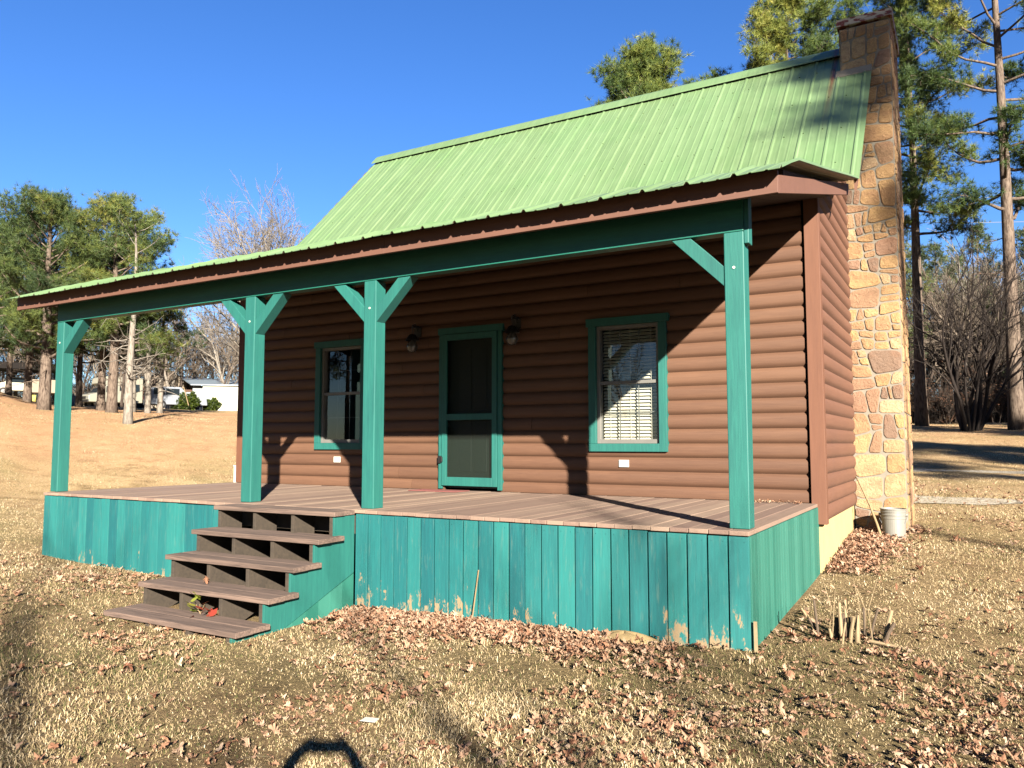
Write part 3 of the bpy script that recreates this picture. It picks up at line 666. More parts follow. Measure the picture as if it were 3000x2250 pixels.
# ================================================================ TREES
def vnorm(a): return a/np.maximum(np.linalg.norm(a,axis=-1,keepdims=True),1e-9)
def needles(C,Dv,T,per,ln,wd,rg,droop=.0):
    """bunches of narrow blades: centres C (n,3), main direction Dv, tint T"""
    n=len(C); C=np.repeat(C,per,0); Dv=np.repeat(Dv,per,0); T=np.repeat(T,per)
    d=vnorm(Dv*.55+rg.normal(size=C.shape)*.62+np.array([0,0,.12-droop])); L=ln*rg.uniform(.65,1.15,(len(C),1))
    sd=vnorm(np.cross(d,rg.normal(size=C.shape)))*wd
    V=np.stack([C-sd*.5,C+sd*.5,C+d*L],1).reshape(-1,3); F=np.arange(len(V)).reshape(-1,3)
    return V,F,np.repeat(np.clip(T+rg.uniform(-.12,.12,len(T)),0,1),3)
def limb_pts(p,d,L,n,rg,up=.0,wob=.12):
    pts=[p.copy()]; d=d.copy(); 
    for i in range(n):
        d=d+rg.normal(size=3)*wob+np.array([0,0,up]); d/=np.linalg.norm(d); p=p+d*L/n; pts.append(p.copy())
    return pts,d
def pine(H,cb,cr,seed,nl=46,tr=.22,top=.55,dens=1.0,lean=(0,0),needle='needle',bark='bark',bladew=.022,blen=.26,per=13,dead=5,shape='round',parts=True):
    rg=np.random.default_rng(seed); tb=MB(); root=bpy.data.objects.new('pine_tree',None); COL.objects.link(root)
    n=14; tp=[]; ph=rg.uniform(0,6)
    for i in range(n+1):
        t=i/n; tp.append(np.array([lean[0]*t*t*H+.12*math.sin(t*5+ph)*t,lean[1]*t*t*H+.1*math.cos(t*4+ph)*t,H*t]))
    rs=[tr*(1.25 if i==0 else 1)*(1-.86*(i/n)**1.1) for i in range(n+1)]
    tb.tube([p-np.array([0,0,.35]) if i==0 else p for i,p in enumerate(tp)],rs,9)
    def at(t): k=min(int(t*n),n-1); f=t*n-k; return tp[k]*(1-f)+tp[k+1]*f
    C=[];Dn=[];T=[]
    for i in range(nl):
        t=cb+(1-cb)*((i+rg.uniform(0,.8))/nl)**.9*.985; u=(t-cb)/(1-cb)
        if shape=='round': prof=math.sin(math.pi*min(1,.22+u*.80))**.75 if u<.98 else .2
        elif shape=='cone': prof=(1-u)**.7*.95+.12
        else: prof=.45+.55*math.sin(math.pi*(.1+.8*u))
        L=cr*prof*rg.uniform(.55,1.12); az=i*2.399+rg.uniform(-.5,.5); el=-.12+.75*u+rg.uniform(-.15,.2)
        d=np.array([math.cos(az)*math.cos(el),math.sin(az)*math.cos(el),math.sin(el)]); p0=at(t); pts,dl=limb_pts(p0,d,L,6,rg,.07,.13)
        r0=max(.018,tr*.30*(1-u*.75)*min(1,L/2)); tb.tube(pts,[r0*(1-.8*k/6) for k in range(7)],5,cap=False)
        base=rg.uniform(.15,.75)
        nt=int((5+L*4.2)*dens)
        for q in range(nt):
            f=rg.uniform(.32,1.0)**.8; k=min(int(f*6),5); pp=pts[k]+(pts[k+1]-pts[k])*(f*6-k)
            td=vnorm(dl*.5+rg.normal(size=3)*.75+np.array([0,0,.3])); tl=rg.uniform(.25,.75)*min(1,.4+L/3); tipp=pp+td*tl
            if q%2==0: tb.tube([pp,pp+td*tl*.5+rg.normal(size=3)*.03,tipp],[.014,.009,.005],3,cap=False)
            m_=rg.integers(4,8)
            for _ in range(m_):
                c=tipp+rg.normal(size=3)*np.array([.2,.2,.13])-td*rg.uniform(0,.25); C.append(c); Dn.append(vnorm(td+rg.normal(size=3)*.5+np.array([0,0,.35]))); T.append(base+rg.uniform(-.15,.2)+.1*(c[2]-pp[2]))
    for i in range(dead):
        t=cb*rg.uniform(.45,1.0); az=rg.uniform(0,6.3); d=np.array([math.cos(az),math.sin(az),rg.uniform(-.15,.3)]); L=rg.uniform(.6,2.4)
        pts,dl=limb_pts(at(t),d,L,5,rg,.0,.2); tb.tube(pts,[.03*(1-.8*k/5) for k in range(6)],4,cap=False)
        for q in range(3): pp=pts[rg.integers(2,5)]; tb.tube([pp,pp+rg.normal(size=3)*.35],[.012,.004],3,cap=False)
    tb.build('trunk',M[bark],root,smooth=True)
    V,F,TT=needles(np.array(C),np.array(Dn),np.array(T),per,blen,bladew,rg); npmesh('crown',V,F,M[needle],root,TT)
    return root
def bare(H,seed,tr=.2,spread=.5,levels=5,fork=.28,mat='bark_p',twig='twig',nb=4,stems=1,minr=.006,leaves=0,name='bare_tree',droop=0):
    rg=np.random.default_rng(seed); root=bpy.data.objects.new(name,None); COL.objects.link(root); tb=MB(); bb=MB(); LP=[]
    def grow(p,d,L,r,lv):
        n=5 if lv<2 else 3; pts,dd=limb_pts(p,d,L,n,rg,.035-droop*lv*.02,.10 if lv==0 else .17)
        r1=r*(.62 if lv else .6); (tb if lv==0 else bb).tube(pts,[r+(r1-r)*k/n for k in range(n+1)],[9,6,4,3,3,3,3][lv],cap=False)
        if lv>=levels:
            LP.append(pts[-1]); return
        k=nb if lv else nb+2
        for i in range(k):
            f=(fork+(1-fork)*(i+rg.uniform(.2,.9))/k); q=min(int(f*n),n-1); pp=pts[q]+(pts[q+1]-pts[q])*(f*n-q)
            a=rg.normal(size=3); a-=dd*a.dot(dd); a/=np.linalg.norm(a); s=spread*rg.uniform(.6,1.3)
            nd=vnorm(dd*math.cos(s)+a*math.sin(s)); nl=L*rg.uniform(.48,.72)*(1.15-.35*f); grow(pp,nd,nl,max(minr,r*.48*rg.uniform(.7,1.1)),lv+1)
        a=vnorm(dd+rg.normal(size=3)*.15); grow(pts[-1],a,L*.62,max(minr,r1*.95),lv+1)
    for s in range(stems):
        if stems==1: grow(np.array([0,0,-.3]),np.array([0,0,1.]),H*.48,tr,0)
        else:
            az=s*2.4+rg.uniform(-.3,.3); tilt=rg.uniform(.08,.6); grow(np.array([math.cos(az)*.25,math.sin(az)*.25,-.2]),np.array([math.cos(az)*math.sin(tilt),math.sin(az)*math.sin(tilt),math.cos(tilt)]),H*.5*rg.uniform(.75,1),tr*rg.uniform(.6,1),0)
    tb.build('trunk',M[mat],root,smooth=True); bb.build('branches',M[twig if minr<.02 else mat],root,smooth=True)
    if leaves:
        C=np.array(LP); C=C[rg.random(len(C))<leaves]; 
        if len(C): V,F,T=needles(C,rg.normal(size=C.shape),rg.uniform(0,.5,len(C)),3,.09,.07,rg); npmesh('dry_leaves',V,F,M['leaf'],root,T)
    return root
def place(o,u,d,rz=0,sc=1,label=None,cat=None,group=None,dz=0,xy=None):
    x,y=xy if xy else bear(u,d); o.location=(x,y,g1(x,y)+dz); o.rotation_euler=(0,0,rz); o.scale=(sc,sc,sc); return tag(o,label,cat,group)
def again(src,*a,**k):
    c=copy_tree(src); return place(c,*a,**k)
# --- right-hand side, behind the cabin
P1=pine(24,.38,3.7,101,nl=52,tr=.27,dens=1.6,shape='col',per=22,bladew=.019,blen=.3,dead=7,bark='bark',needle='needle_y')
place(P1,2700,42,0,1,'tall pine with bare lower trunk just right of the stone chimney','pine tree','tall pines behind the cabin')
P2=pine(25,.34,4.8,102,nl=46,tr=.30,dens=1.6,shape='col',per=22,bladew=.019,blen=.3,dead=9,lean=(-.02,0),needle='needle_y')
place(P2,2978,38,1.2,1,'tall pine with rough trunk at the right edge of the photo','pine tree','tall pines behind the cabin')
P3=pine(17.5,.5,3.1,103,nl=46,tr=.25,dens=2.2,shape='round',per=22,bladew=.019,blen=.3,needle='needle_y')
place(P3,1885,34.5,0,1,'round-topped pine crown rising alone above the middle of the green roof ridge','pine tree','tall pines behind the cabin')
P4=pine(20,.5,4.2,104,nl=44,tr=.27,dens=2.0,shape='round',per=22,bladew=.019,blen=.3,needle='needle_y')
place(P4,2330,36,.8,1,'pine crown rising above the roof ridge directly left of the chimney','pine tree','tall pines behind the cabin')
# many-stemmed bare shrub
SH=bare(8.6,201,tr=.09,spread=.30,levels=4,fork=.4,mat='bark_dd',twig='bark_dd',nb=2,stems=12,minr=.006,name='bare_shrub')
place(SH,2838,37,0,1,'large dark many-stemmed bare shrub fanning out between the two tall pines','shrub')
# --- left-hand pine group
L1=pine(10.9,.24,4.3,111,nl=50,tr=.30,dens=1.4,bladew=.017,blen=.29,per=19,shape='round',needle='needle',dead=6); place(L1,128,46,0,1,'bushy pine with a shaded double trunk left of the leftmost porch post','pine tree','pines by the neighbouring yard')
L2=pine(11.2,.32,3.5,112,nl=44,tr=.27,dens=1.7,bladew=.017,blen=.29,per=19,shape='round',needle='needle',dead=7); place(L2,326,46,1.0,1,'pine with thick pale trunk in front of the parked motorhome','pine tree','pines by the neighbouring yard')
L3=pine(11.4,.26,3.9,113,nl=40,tr=.24,dens=1.2,bladew=.02,blen=.3,per=18,shape='round',needle='needle_far',dead=6); place(L3,78,56,2,1,'pine with two bare trunks farther back at the left','pine tree','pines by the neighbouring yard')
L4=pine(10.2,.26,3.9,114,nl=44,tr=.2,dens=1.5,bladew=.02,blen=.3,per=18,shape='round',needle='needle_far',dead=6); place(L4,22,62,.5,1,'pine with thin pale trunk at the far left edge','pine tree','pines by the neighbouring yard')
L5=pine(8.6,.44,2.0,115,nl=12,tr=.19,dens=.55,shape='col',bark='bark_p',dead=22); place(L5,376,37,.3,1,'nearly bare pale pine standing nearest in the straw between the porch posts','pine tree','pines by the neighbouring yard')
again(L2,295,50,2.6,.86,label='slim pine with trunk dark above and sunlit below in front of the motorhome cab',cat='pine tree',group='pines by the neighbouring yard')
again(L5,386,49,1.7,1.12,label='dark-trunked thin pine directly behind the nearly bare pale pine',cat='pine tree',group='pines by the neighbouring yard')
L6=pine(7.6,.36,2.0,116,nl=16,tr=.17,dens=1.2,shape='round',bark='bark_p',dead=6); place(L6,432,48,0,1,'leaning pale-trunked young pine beside the brown barn door','pine tree','pines by the neighbouring yard')
again(L6,468,49,2.2,1.0,label='young pine with dark trunk in front of the white board fence',cat='pine tree',group='pines by the neighbouring yard')
again(L1,-70,52,1.4,.9,label='pine crown cut by the left edge of the photo',cat='pine tree',group='pines by the neighbouring yard')
again(L3,230,60,4.0,.9,label='pine filling in behind, between the double trunk and the motorhome',cat='pine tree',group='pines by the neighbouring yard')
# the big pale bare tree beside the roof
B1=bare(15,211,tr=.2,spread=.62,levels=5,fork=.3,mat='bark_p',twig='bark_p',nb=3,minr=.012,stems=6); place(B1,780,56,0,1.08,'large pale leafless tree rising above the left end of the porch roof','bare tree')
# bare woodland: a handful of forms, each tree a copy
protos=[bare(13,301,tr=.17,spread=.42,levels=4,nb=3,minr=.014,mat='bark_p',twig='twig'),bare(12,302,tr=.14,spread=.5,levels=4,nb=4,minr=.012,mat='bark_d',twig='twig'),bare(14,303,tr=.16,spread=.34,levels=4,nb=4,minr=.013,mat='bark_p',twig='bark_p',leaves=.06),bare(9,304,tr=.10,spread=.55,levels=4,nb=4,minr=.010,mat='bark_d',twig='bark_d',leaves=.10),bare(5.5,305,tr=.06,spread=.5,levels=3,nb=4,minr=.009,mat='bark_d',twig='bark_d',stems=5,leaves=.25,name='bare_tree')]
farp=pine(15,.35,3.0,310,nl=30,tr=.2,dens=.9,per=9,bladew=.035,blen=.32,needle='needle_far',dead=4)
rr=random.Random(5); used=set()
def wood_row(u0,u1,dmin,dmax,n,kinds,scale,label,group,lab_p=None):
    for i in range(n):
        u=u0+(u1-u0)*(i+rr.random())/n; d=rr.uniform(dmin,dmax); k=rr.choice(kinds); src=farp if k=='p' else protos[k]
        isn=id(src) not in used
        o=src if isn else copy_tree(src); used.add(id(src))
        s=scale*rr.uniform(.8,1.15); rz=rr.uniform(0,6.28)
        if k=='p': place(o,u,d,rz,s,lab_p,'pine tree',group+', pines')
        else: place(o,u,d,rz,s,label,'bare tree',group)
wood_row(330,760,88,120,34,[0,1,2],1.0,'leafless tree in the pale wood behind the neighbouring shed','bare wood behind the shed')
wood_row(-120,330,92,125,26,[0,1,2,3,'p'],1.0,'leafless tree in the wood behind the left-hand pines','wood behind the left-hand pines','pine in the wood behind the left-hand pines')
wood_row(2560,3060,56,76,34,[0,1,2,3],.95,'leafless tree in the dark wood right of the chimney','wood right of the chimney')
wood_row(2560,3060,50,62,12,[4,3],.75,'low leafless scrub tree at the edge of the dark wood','scrub at the wood edge')
wood_row(2560,3080,70,95,18,[0,1,'p','p'],1.05,'leafless tree far back in the wood right of the chimney','deep wood right of the chimney','pine far back in the wood right of the chimney')
for u,d,s,l in ((2640,52,.8,'dark green pine half hidden by the chimney edge'),(2765,66,.95,'pine in the wood behind the bare shrub'),(2905,60,.62,'low pine left of the rightmost pine trunk')):
    again(farp,u,d,rr.uniform(0,6),s,label=l,cat='pine tree')
# thick understory of the wood, one mass nobody could count
def understory(name,regs,mat,hmax,per=7,bl=.5,bw=.03):
    rg=np.random.default_rng(9); C=[]
    for (u0,u1,d0,d1,n) in regs:
        for _ in range(n):
            u=rg.uniform(u0,u1); d=rg.uniform(d0,d1); x,y=bear(u,d); z=g1(x,y)
            h=hmax*rg.random()**1.7*(.75+.25*math.sin(u*.02)); C.append((x,y,z+h))
    C=np.array(C); V,F,T=needles(C,np.tile(np.array([0,0,1.]),(len(C),1)),rg.uniform(0,.9,len(C)),per,bl,bw,rg); return tag(npmesh(name,V,F,mat,None,T),kind='stuff')
M['brush']=leafy('dark_brush',[(0,srgb(40,32,26)),(.6,srgb(78,64,50)),(.9,srgb(120,78,50)),(1,srgb(70,78,40))],.8,.1)
tag(understory('brush',[(2400,3700,52,82,12000),(2540,3120,80,96,2500)],M['brush'],3.6,per=8,bl=.7,bw=.04),'dark tangled undergrowth along the wood edge behind the right-hand pines','undergrowth')
wood_row(-900,-120,80,120,26,[0,1,2,3,'p','p'],1.0,'leafless tree of the wood farther left, out of the frame','wood left of the frame','pine of the wood farther left, out of the frame')
wood_row(760,2560,80,120,34,[0,1,2,3,'p','p'],1.0,'leafless tree hidden behind the cabin','wood behind the cabin','pine hidden behind the cabin')
wood_row(3080,4600,56,95,34,[0,1,3,'p','p','p'],1.0,'leafless tree of the wood farther right, out of the frame','wood right of the frame','pine of the wood farther right, out of the frame')
M['brush2']=leafy('pale_brush',[(0,srgb(104,90,74)),(.6,srgb(150,132,110)),(1,srgb(176,158,134))],.8,.1)
b2=understory('brush',[(-900,800,106,130,13000)],M['brush2'],5.5,per=6,bl=1.1,bw=.05); tag(b2,'pale undergrowth at the foot of the bare wood behind the shed','undergrowth')
# --- trees behind the camera: they shade the roof corner, the chimney top and the lawn on the right
def ray_tree(src,px,py,pz_,dist,zc,rz,s,label):
    x=px+SD.x/SD.z*0+SD.x*dist; y=py+SD.y*dist; o=copy_tree(src); place(o,0,0,rz,s,label,'pine tree','pines behind the photographer',xy=(x,y)); return o
SHADE=[]
PS=pine(21,.77,1.7,140,nl=24,tr=.16,dens=1.5,shape='round',dead=2); used_ps=[False]
for (tx,ty,tz,dist,src,s,rz) in ((.75,6.0,5.6,34,PS,.98,.3),(5.5,14,-.5,36,P2,.8,2.2),(4,20,-.3,34,P4,.8,3.3),(6,27,.2,38,P1,.8,4.1),(9,34,.8,36,P2,.8,5.0),(1.5,31,.6,44,P3,.9,5.5)):
    x=tx+SD.x*dist; y=ty+SD.y*dist
    if src is PS: o=src
    else: o=copy_tree(src)
    place(o,0,0,rz,s,'pine standing out of the frame, in the direction of the sun','pine tree','pines behind the photographer',xy=(x,y))
for (tx,ty,tz,dist,k,s,rz) in ((-1.6,.2,-.3,24,0,.95,.4),(-6.2,-1.4,-.6,34,3,1.25,1.7),(.2,-1.0,-.9,20,3,.9,2.9)):
    o=copy_tree(protos[k]); place(o,0,0,rz,s,'bare tree out of the frame whose twigs dapple the deck','bare tree','bare trees near the photographer',xy=(tx+SD.x*dist,ty+SD.y*dist))
for i in range(12):
    o=copy_tree(farp); place(o,0,0,rr.uniform(0,6),rr.uniform(.9,1.2),'pine out of the frame to the right, shading the wood edge','pine tree','pines right of the frame',xy=(24+i%4*7+rr.uniform(-2,2),14+i*2.6))
for (x,y,s,rz,src) in ((26,16,.85,.2,P1),(33,24,.9,1.2,P2),(24,27,.8,2.2,P4),(38,14,1,3.1,P1),(31,35,.9,4.2,P2),(42,28,1,5.2,P4),(22,38,.7,.9,P4),(36,44,.9,1.9,P1)):
    o=copy_tree(src); place(o,0,0,rz,s,'pine out of the frame to the right, shading the wood edge','pine tree','pines right of the frame',xy=(x,y))
for i in range(34):
    a_=R(100+i*5.2+rr.uniform(-2,2)); rad=rr.uniform(46,56); k='p' if i%3 else rr.choice((0,1,2))
    x=CX+rad*math.sin(a_); y=CY+rad*math.cos(a_)
    o=copy_tree(farp if k=='p' else protos[k]); place(o,0,0,rr.uniform(0,6),rr.uniform(.95,1.15),'tree of the wood behind the photographer, out of the frame','tree','wood behind the photographer',xy=(x,y))
# ================================================================ GRASS AND LEAVES
def blocked(x,y):
    return ((x>-9.15)&(x<.05)&(y>-.03)&(y<YB))|((x>-5.42)&(x<-3.74)&(y>-1.15)&(y<0))|((x>-8.98)&(x<.03)&(y>3)&(y<YB))|((x>0)&(x<.70)&(y>5.74)&(y<7.1))
def snoise(x,y,s,seed=0):
    r=np.random.default_rng(seed); o=0
    for k in range(5): a,b,c=r.uniform(-1,1),r.uniform(-1,1),r.uniform(0,6.3); f=(1.5**k)/s; o=o+np.sin((a*x+b*y)*f*3+c+np.sin((b*x-a*y)*f*2.1+c*2))/(1.3**k)
    return o/2.6
def grass():
    rg=np.random.default_rng(77); P=[]
    for (d0,d1,dens,a0,a1) in ((2.6,5,9500,-85,30),(5,7.5,6000,-85,32),(7.5,11,2900,-85,34),(11,17,1500,-85,30),(17,28,420,-80,20),(28,46,130,-75,15)):
        A=math.pi*(d1*d1-d0*d0)*(a1-a0)/360; n=int(A*dens); d=np.sqrt(rg.uniform(d0*d0,d1*d1,n)); a=np.radians(rg.uniform(a0,a1,n)); 
        x=CX+d*np.sin(a); y=CY+d*np.cos(a); P.append(np.stack([x,y,d],1))
    P=np.concatenate(P); P=P[~blocked(P[:,0],P[:,1])]
    cl=snoise(P[:,0],P[:,1],.8,3); keep=rg.random(len(P))<np.clip(.66+.42*cl+.35*snoise(P[:,0],P[:,1],.16,13),.12,1); P=P[keep]; x,y,d=P.T; n=len(P)
    z=gz(x,y)-.004; az=rg.uniform(0,6.283,n); sz=np.interp(d,[3,8,16,30,46],[1,1.05,1.35,2.0,2.8]); h=rg.uniform(.008,.028,n)*(1+.5*snoise(x,y,1.7,5))*sz**.6; wd=rg.uniform(.0011,.0021,n)*sz*1.25; lean=rg.uniform(.5,2.2,n)*h
    dx,dy=np.cos(az),np.sin(az); b=np.stack([x,y,z],1); sd=np.stack([-dy,dx,np.zeros(n)],1)*wd[:,None]
    mid=b+np.stack([dx*lean*.35,dy*lean*.35,h*.7],1); tip=b+np.stack([dx*lean,dy*lean,h*rg.uniform(.6,1.1,n)],1)
    V=np.stack([b-sd,b+sd,mid-sd*.8,mid+sd*.8,tip],1).reshape(-1,3); k=np.arange(n)*5
    F=np.concatenate([np.stack([k,k+1,k+3],1),np.stack([k,k+3,k+2],1),np.stack([k+2,k+3,k+4],1)])
    g=snoise(x,y,2.6,8)+.5*snoise(x,y,.7,9); t=np.clip(.55-.2*g+rg.normal(0,.2,n),.03,1); t=np.where(rg.random(n)<.07+.20*np.clip(g,0,1),.08,t)
    return tag(npmesh('lawn_grass',V,F,M['grass'],None,np.repeat(t,5)),'short dormant straw-coloured grass with green traces covering the yard','grass',kind='stuff')
grass()
def straws():
    rg=np.random.default_rng(78); n=1500; x=rg.uniform(-9,4,n); y=rg.uniform(-3.6,5,n); k=~blocked(x,y); x,y=x[k],y[k]; n=len(x); L=rg.uniform(.08,.26,n); a=rg.uniform(0,6.3,n); z=gz(x,y)+rg.uniform(.015,.04,n)
    p=np.stack([x,y,z],1); q=p+np.stack([np.cos(a)*L,np.sin(a)*L,rg.uniform(-.01,.03,n)],1); m_=(p+q)/2+np.array([0,0,.012]); s_=np.stack([-np.sin(a),np.cos(a),np.zeros(n)],1)*.0013
    V=np.stack([p-s_,p+s_,m_+s_,m_-s_,q],1).reshape(-1,3); k=np.arange(n)*5; F=np.concatenate([np.stack([k,k+1,k+2],1),np.stack([k,k+2,k+3],1),np.stack([k+3,k+2,k+4],1)])
    return tag(npmesh('dry_stalks',V,F,M['grass'],None,np.repeat(rg.uniform(.6,1,n),5)),'long pale dry stalks lying across the lawn','straw',kind='stuff')
straws()
OAK=np.array([(0,-.5),(.05,-.34),(.17,-.30),(.10,-.16),(.30,-.10),(.26,.0),(.12,.03),(.34,.18),(.24,.26),(.11,.20),(.16,.38),(0,.5),(-.14,.37),(-.10,.20),(-.27,.27),(-.33,.16),(-.12,.03),(-.28,-.02),(-.27,-.12),(-.09,-.17),(-.18,-.31),(-.05,-.35)])
def leaves(name,n,fx,smin,smax,zb,seed,label,lay=None):
    rg=np.random.default_rng(seed); x,y=fx(rg,n); k=~blocked(x,y) if lay is None else np.ones(len(x),bool); x,y=x[k],y[k]; n=len(x); m_=len(OAK)
    s=rg.uniform(smin,smax,n); a=rg.uniform(0,6.283,n); z=(gz(x,y) if lay is None else lay)+rg.uniform(zb[0],zb[1],n)
    P=np.concatenate([OAK,[[0,-.05]]],0); P=np.repeat(P[None],n,0)*rg.uniform(.8,1.2,(n,1,1)); P=P+rg.normal(0,.018,P.shape); asp=rg.uniform(.7,1.15,n); U=P[:,:,0]*asp[:,None]*s[:,None]; W=P[:,:,1]*s[:,None]
    c1=rg.normal(0,1.9,n)/s*.3; c2=rg.normal(.6,1.9,n)/s*.28; Z=(U*U*c1[:,None]*3+W*W*c2[:,None]*2)+rg.normal(0,.004,U.shape)
    t1=rg.normal(0,.24,n); t2=rg.normal(0,.24,n); Z=Z+U*np.tan(t1)[:,None]+W*np.tan(t2)[:,None]; Z=np.clip(Z,-.6*s[:,None],.6*s[:,None]); Z=Z-Z.min(1,keepdims=True)
    X=x[:,None]+U*np.cos(a)[:,None]-W*np.sin(a)[:,None]; Y=y[:,None]+U*np.sin(a)[:,None]+W*np.cos(a)[:,None]
    V=np.stack([X,Y,z[:,None]+Z],2).reshape(-1,3); base=np.arange(n)*(m_+1); i=np.arange(m_); F=np.stack([base[:,None]+i,base[:,None]+(i+1)%m_,np.broadcast_to((base+m_)[:,None],(n,m_))],2).reshape(-1,3)
    t=np.clip(rg.beta(2.2,1.9,n)+.0,0,1); return tag(npmesh(name,V,F,M['leaf'],None,np.repeat(t,m_+1)),label,'leaf litter',kind='stuff')
def accept(rg,x,y,f): k=rg.random(len(x))<f; return x[k],y[k]
def f_main(rg,n):
    x=rg.uniform(-9.5,4.5,n*10); y=rg.uniform(-4.2,1,n*10)
    c=np.clip(.5+.9*snoise(x,y,.55,21)+.5*snoise(x,y,1.6,22),0,1.6)
    f=.10+1.0*np.exp(-((y+.38+.10*np.sin(x*2))/.42)**2)*((x>-3.9)&(x<-.2))*np.clip((-.15-x)*1.2,0,1)+.35*np.exp(-((y+.6)/.35)**2)*(x<-5.4)*(x>-7.8)+.42*np.exp(-((x+.2)/2.2)**2-((y+2.1)/1.0)**2)+.24*np.exp(-((x+4.6)/1.6)**2-((y+2.0)/.5)**2)+.28*np.exp(-((x-2)/1.6)**2-((y+1.0)/1.5)**2)
    return accept(rg,x,y,np.clip(f*c*.55,0,1))
leaves('fallen_leaves',10500,f_main,.030,.070,(.006,.026),31,'brown curled oak leaves scattered over the front lawn and heaped along the skirting')
def f_heap(rg,n):
    x=rg.normal(-2.4,.95,n); y=-.07-np.abs(rg.normal(0,.26,n)); k=(x<-.6)&(x>-3.72); return x[k],y[k]
leaves('fallen_leaves',2900,f_heap,.036,.074,(.004,.045),32,'drift of tan oak leaves piled against the teal skirting right of the steps')
def f_side(rg,n):
    x=np.abs(rg.normal(0,.36,n))+.06; y=rg.uniform(2.9,6.2,n); x=np.where(y>5.7,x+.6,x); k=rg.random(n)<np.clip((y-2.6)/1.6,0,1)*np.exp(-((x-.2)/.55)**2); return x[k],y[k]
leaves('fallen_leaves',3600,f_side,.04,.078,(.004,.05),33,'heap of reddish oak leaves along the foundation beside the chimney')
def f_right(rg,n):
    x=rg.uniform(.1,6,n*4); y=rg.uniform(.2,13,n*4); c=np.clip(snoise(x,y,1.1,41)+.25,0,1); return accept(rg,x,y,c*.35+.05)
leaves('fallen_leaves',2200,f_right,.04,.085,(.006,.028),34,'patches of brown leaves on the lawn right of the cabin')
def f_stair(rg,n): return rg.uniform(-5.3,-3.9,n),rg.uniform(-1.45,-.9,n)
leaves('fallen_leaves',150,f_stair,.05,.09,(.0,.04),35,'leaves caught between and under the steps',lay=-1.0)
leaves('fallen_leaves',60,lambda rg,n:(rg.uniform(-.9,-.1,n),rg.uniform(2.75,2.99,n)),.035,.06,(.002,.006),36,'few dry leaf scraps on the deck by the corner board',lay=0)
lo=leaves('fallen_leaves',1,lambda rg,n:(np.array([-4.78]),np.array([-.92])),.10,.101,(.0,.002),37,'single tan leaf lying on the second step from the bottom',lay=-.66)
lo.name='fallen_leaf'; lo['category']='leaf'; del lo['kind']
# ================================================================ SMALL THINGS ROUND THE CABIN
def bucket():
    x,y=.545,5.36; z=g1(x,y)-.01; b=thing('bucket',(x,y,z),'dirty white plastic bucket standing in front of the chimney base','bucket'); h=.385
    m=MB(); m.lathe([(0,.012),(.128,.0),(.133,.006),(.145,h*.66),(.150,h*.66+.004),(.150,h*.70),(.146,h*.705),(.148,h*.78),(.158,h*.785),(.158,h*.81),(.150,h*.815),(.151,h*.88),(.160,h*.885),(.160,h*.905),(.152,h*.91),(.155,h*.97),(.163,h*.975),(.163,h),(.152,h),(.149,h*.9),(.128,.02),(0,.02)],0,0,40)
    m.build('body',M['bucket'],b,smooth=False)
    for s in (-1,1): m=MB(); m.tube([(s*.146,-.03,h*.80),(s*.172,-.03,h*.80)],[.020,.017],12); m.build('handle_lug',M['bucket'],b)
    m=MB(); m.tube([(.17*math.cos(t),-.03-.17*math.sin(t)*.35,h*.80-.165*math.sin(t)) for t in np.linspace(0,math.pi,16)],[.0025]*16,6); m.build('handle',M['cable'],b)
bucket()
m=MB(); pts=[(.43,5.10,g1(.43,5.1)+.0),(.36,5.25,-.40),(.27,5.40,-.18),(.17,5.56,.02),(.07,5.70,.20)]; m.tube(pts,[.017,.016,.014,.012,.008],8); m.tube([(.27,5.40,-.18),(.245,5.36,-.12),(.25,5.33,-.09)],[.008,.006,.003],5)
tag(m.build('stick',M['stick'],None,smooth=True),'crooked pale stick leaning into the corner of siding and chimney','stick')
m=MB(); m.hexa([(-5.15,2.60,.004),(-4.38,2.60,.004),(-4.38,2.94,.004),(-5.15,2.94,.004),(-5.15,2.60,.013),(-4.38,2.60,.013),(-4.38,2.94,.013),(-5.15,2.94,.013)]); tag(m.build('doormat',M['mat'],None,bevel=.003),'thin faded pink doormat on the deck before the screen door','doormat')
m=MB(); m.box(-9.20,-9.0,3.12,3.40,g1(-9.1,3.2)-.05,.255); m.box(-9.21,-8.995,3.11,3.41,.256,.275); tag(m.build('utility_box',M['white'],None,bevel=.006),'plain white box standing at the left end wall of the cabin','utility box')
cs=thing('cut_shrub',(.56,.52,g1(.56,.52)),'clump of sawn-off pale stems sticking out of the ground right of the deck corner','shrub stumps')
rd=random.Random(3)
for k in range(17):
    a=rd.uniform(0,6.3); r=rd.uniform(.02,.27); x0,y0=r*math.cos(a)*1.15,r*math.sin(a)*.7; h=rd.choice((.09,.13,.16,.2,.24,.28)); lx,ly=x0*rd.uniform(.1,.5)+rd.uniform(-.04,.04),rd.uniform(-.05,.05); r0=rd.uniform(.007,.017)
    m=MB(); m.tube([(x0,y0,-.05),(x0+lx*.5,y0+ly*.5,h*.5),(x0+lx,y0+ly,h)],[r0*1.1,r0,r0*.92],8); m.build('stem',M['stub'] if rd.random()<.6 else M['cut'],cs)
for k in range(5):
    a=rd.uniform(0,6.3); m=MB(); x0=rd.uniform(-.2,.2); m.tube([(x0,rd.uniform(-.1,.1),0),(x0+rd.uniform(-.04,.04),0,.25),(x0+rd.uniform(-.08,.08),.02,rd.uniform(.36,.5))],[.004,.003,.0015],5); m.build('stem',M['stub'],cs)
m=MB(); m.tube([(.16,-.02,.03),(.30,-.05,.025),(.45,-.09,.012)],[.012,.011,.008],7); m.build('cut_branch',M['stub'],cs)
sg=thing('seedling',(-4.56,-1.12,-.98),'small seedling with yellow-green and red leaves growing between the lowest steps','seedling')
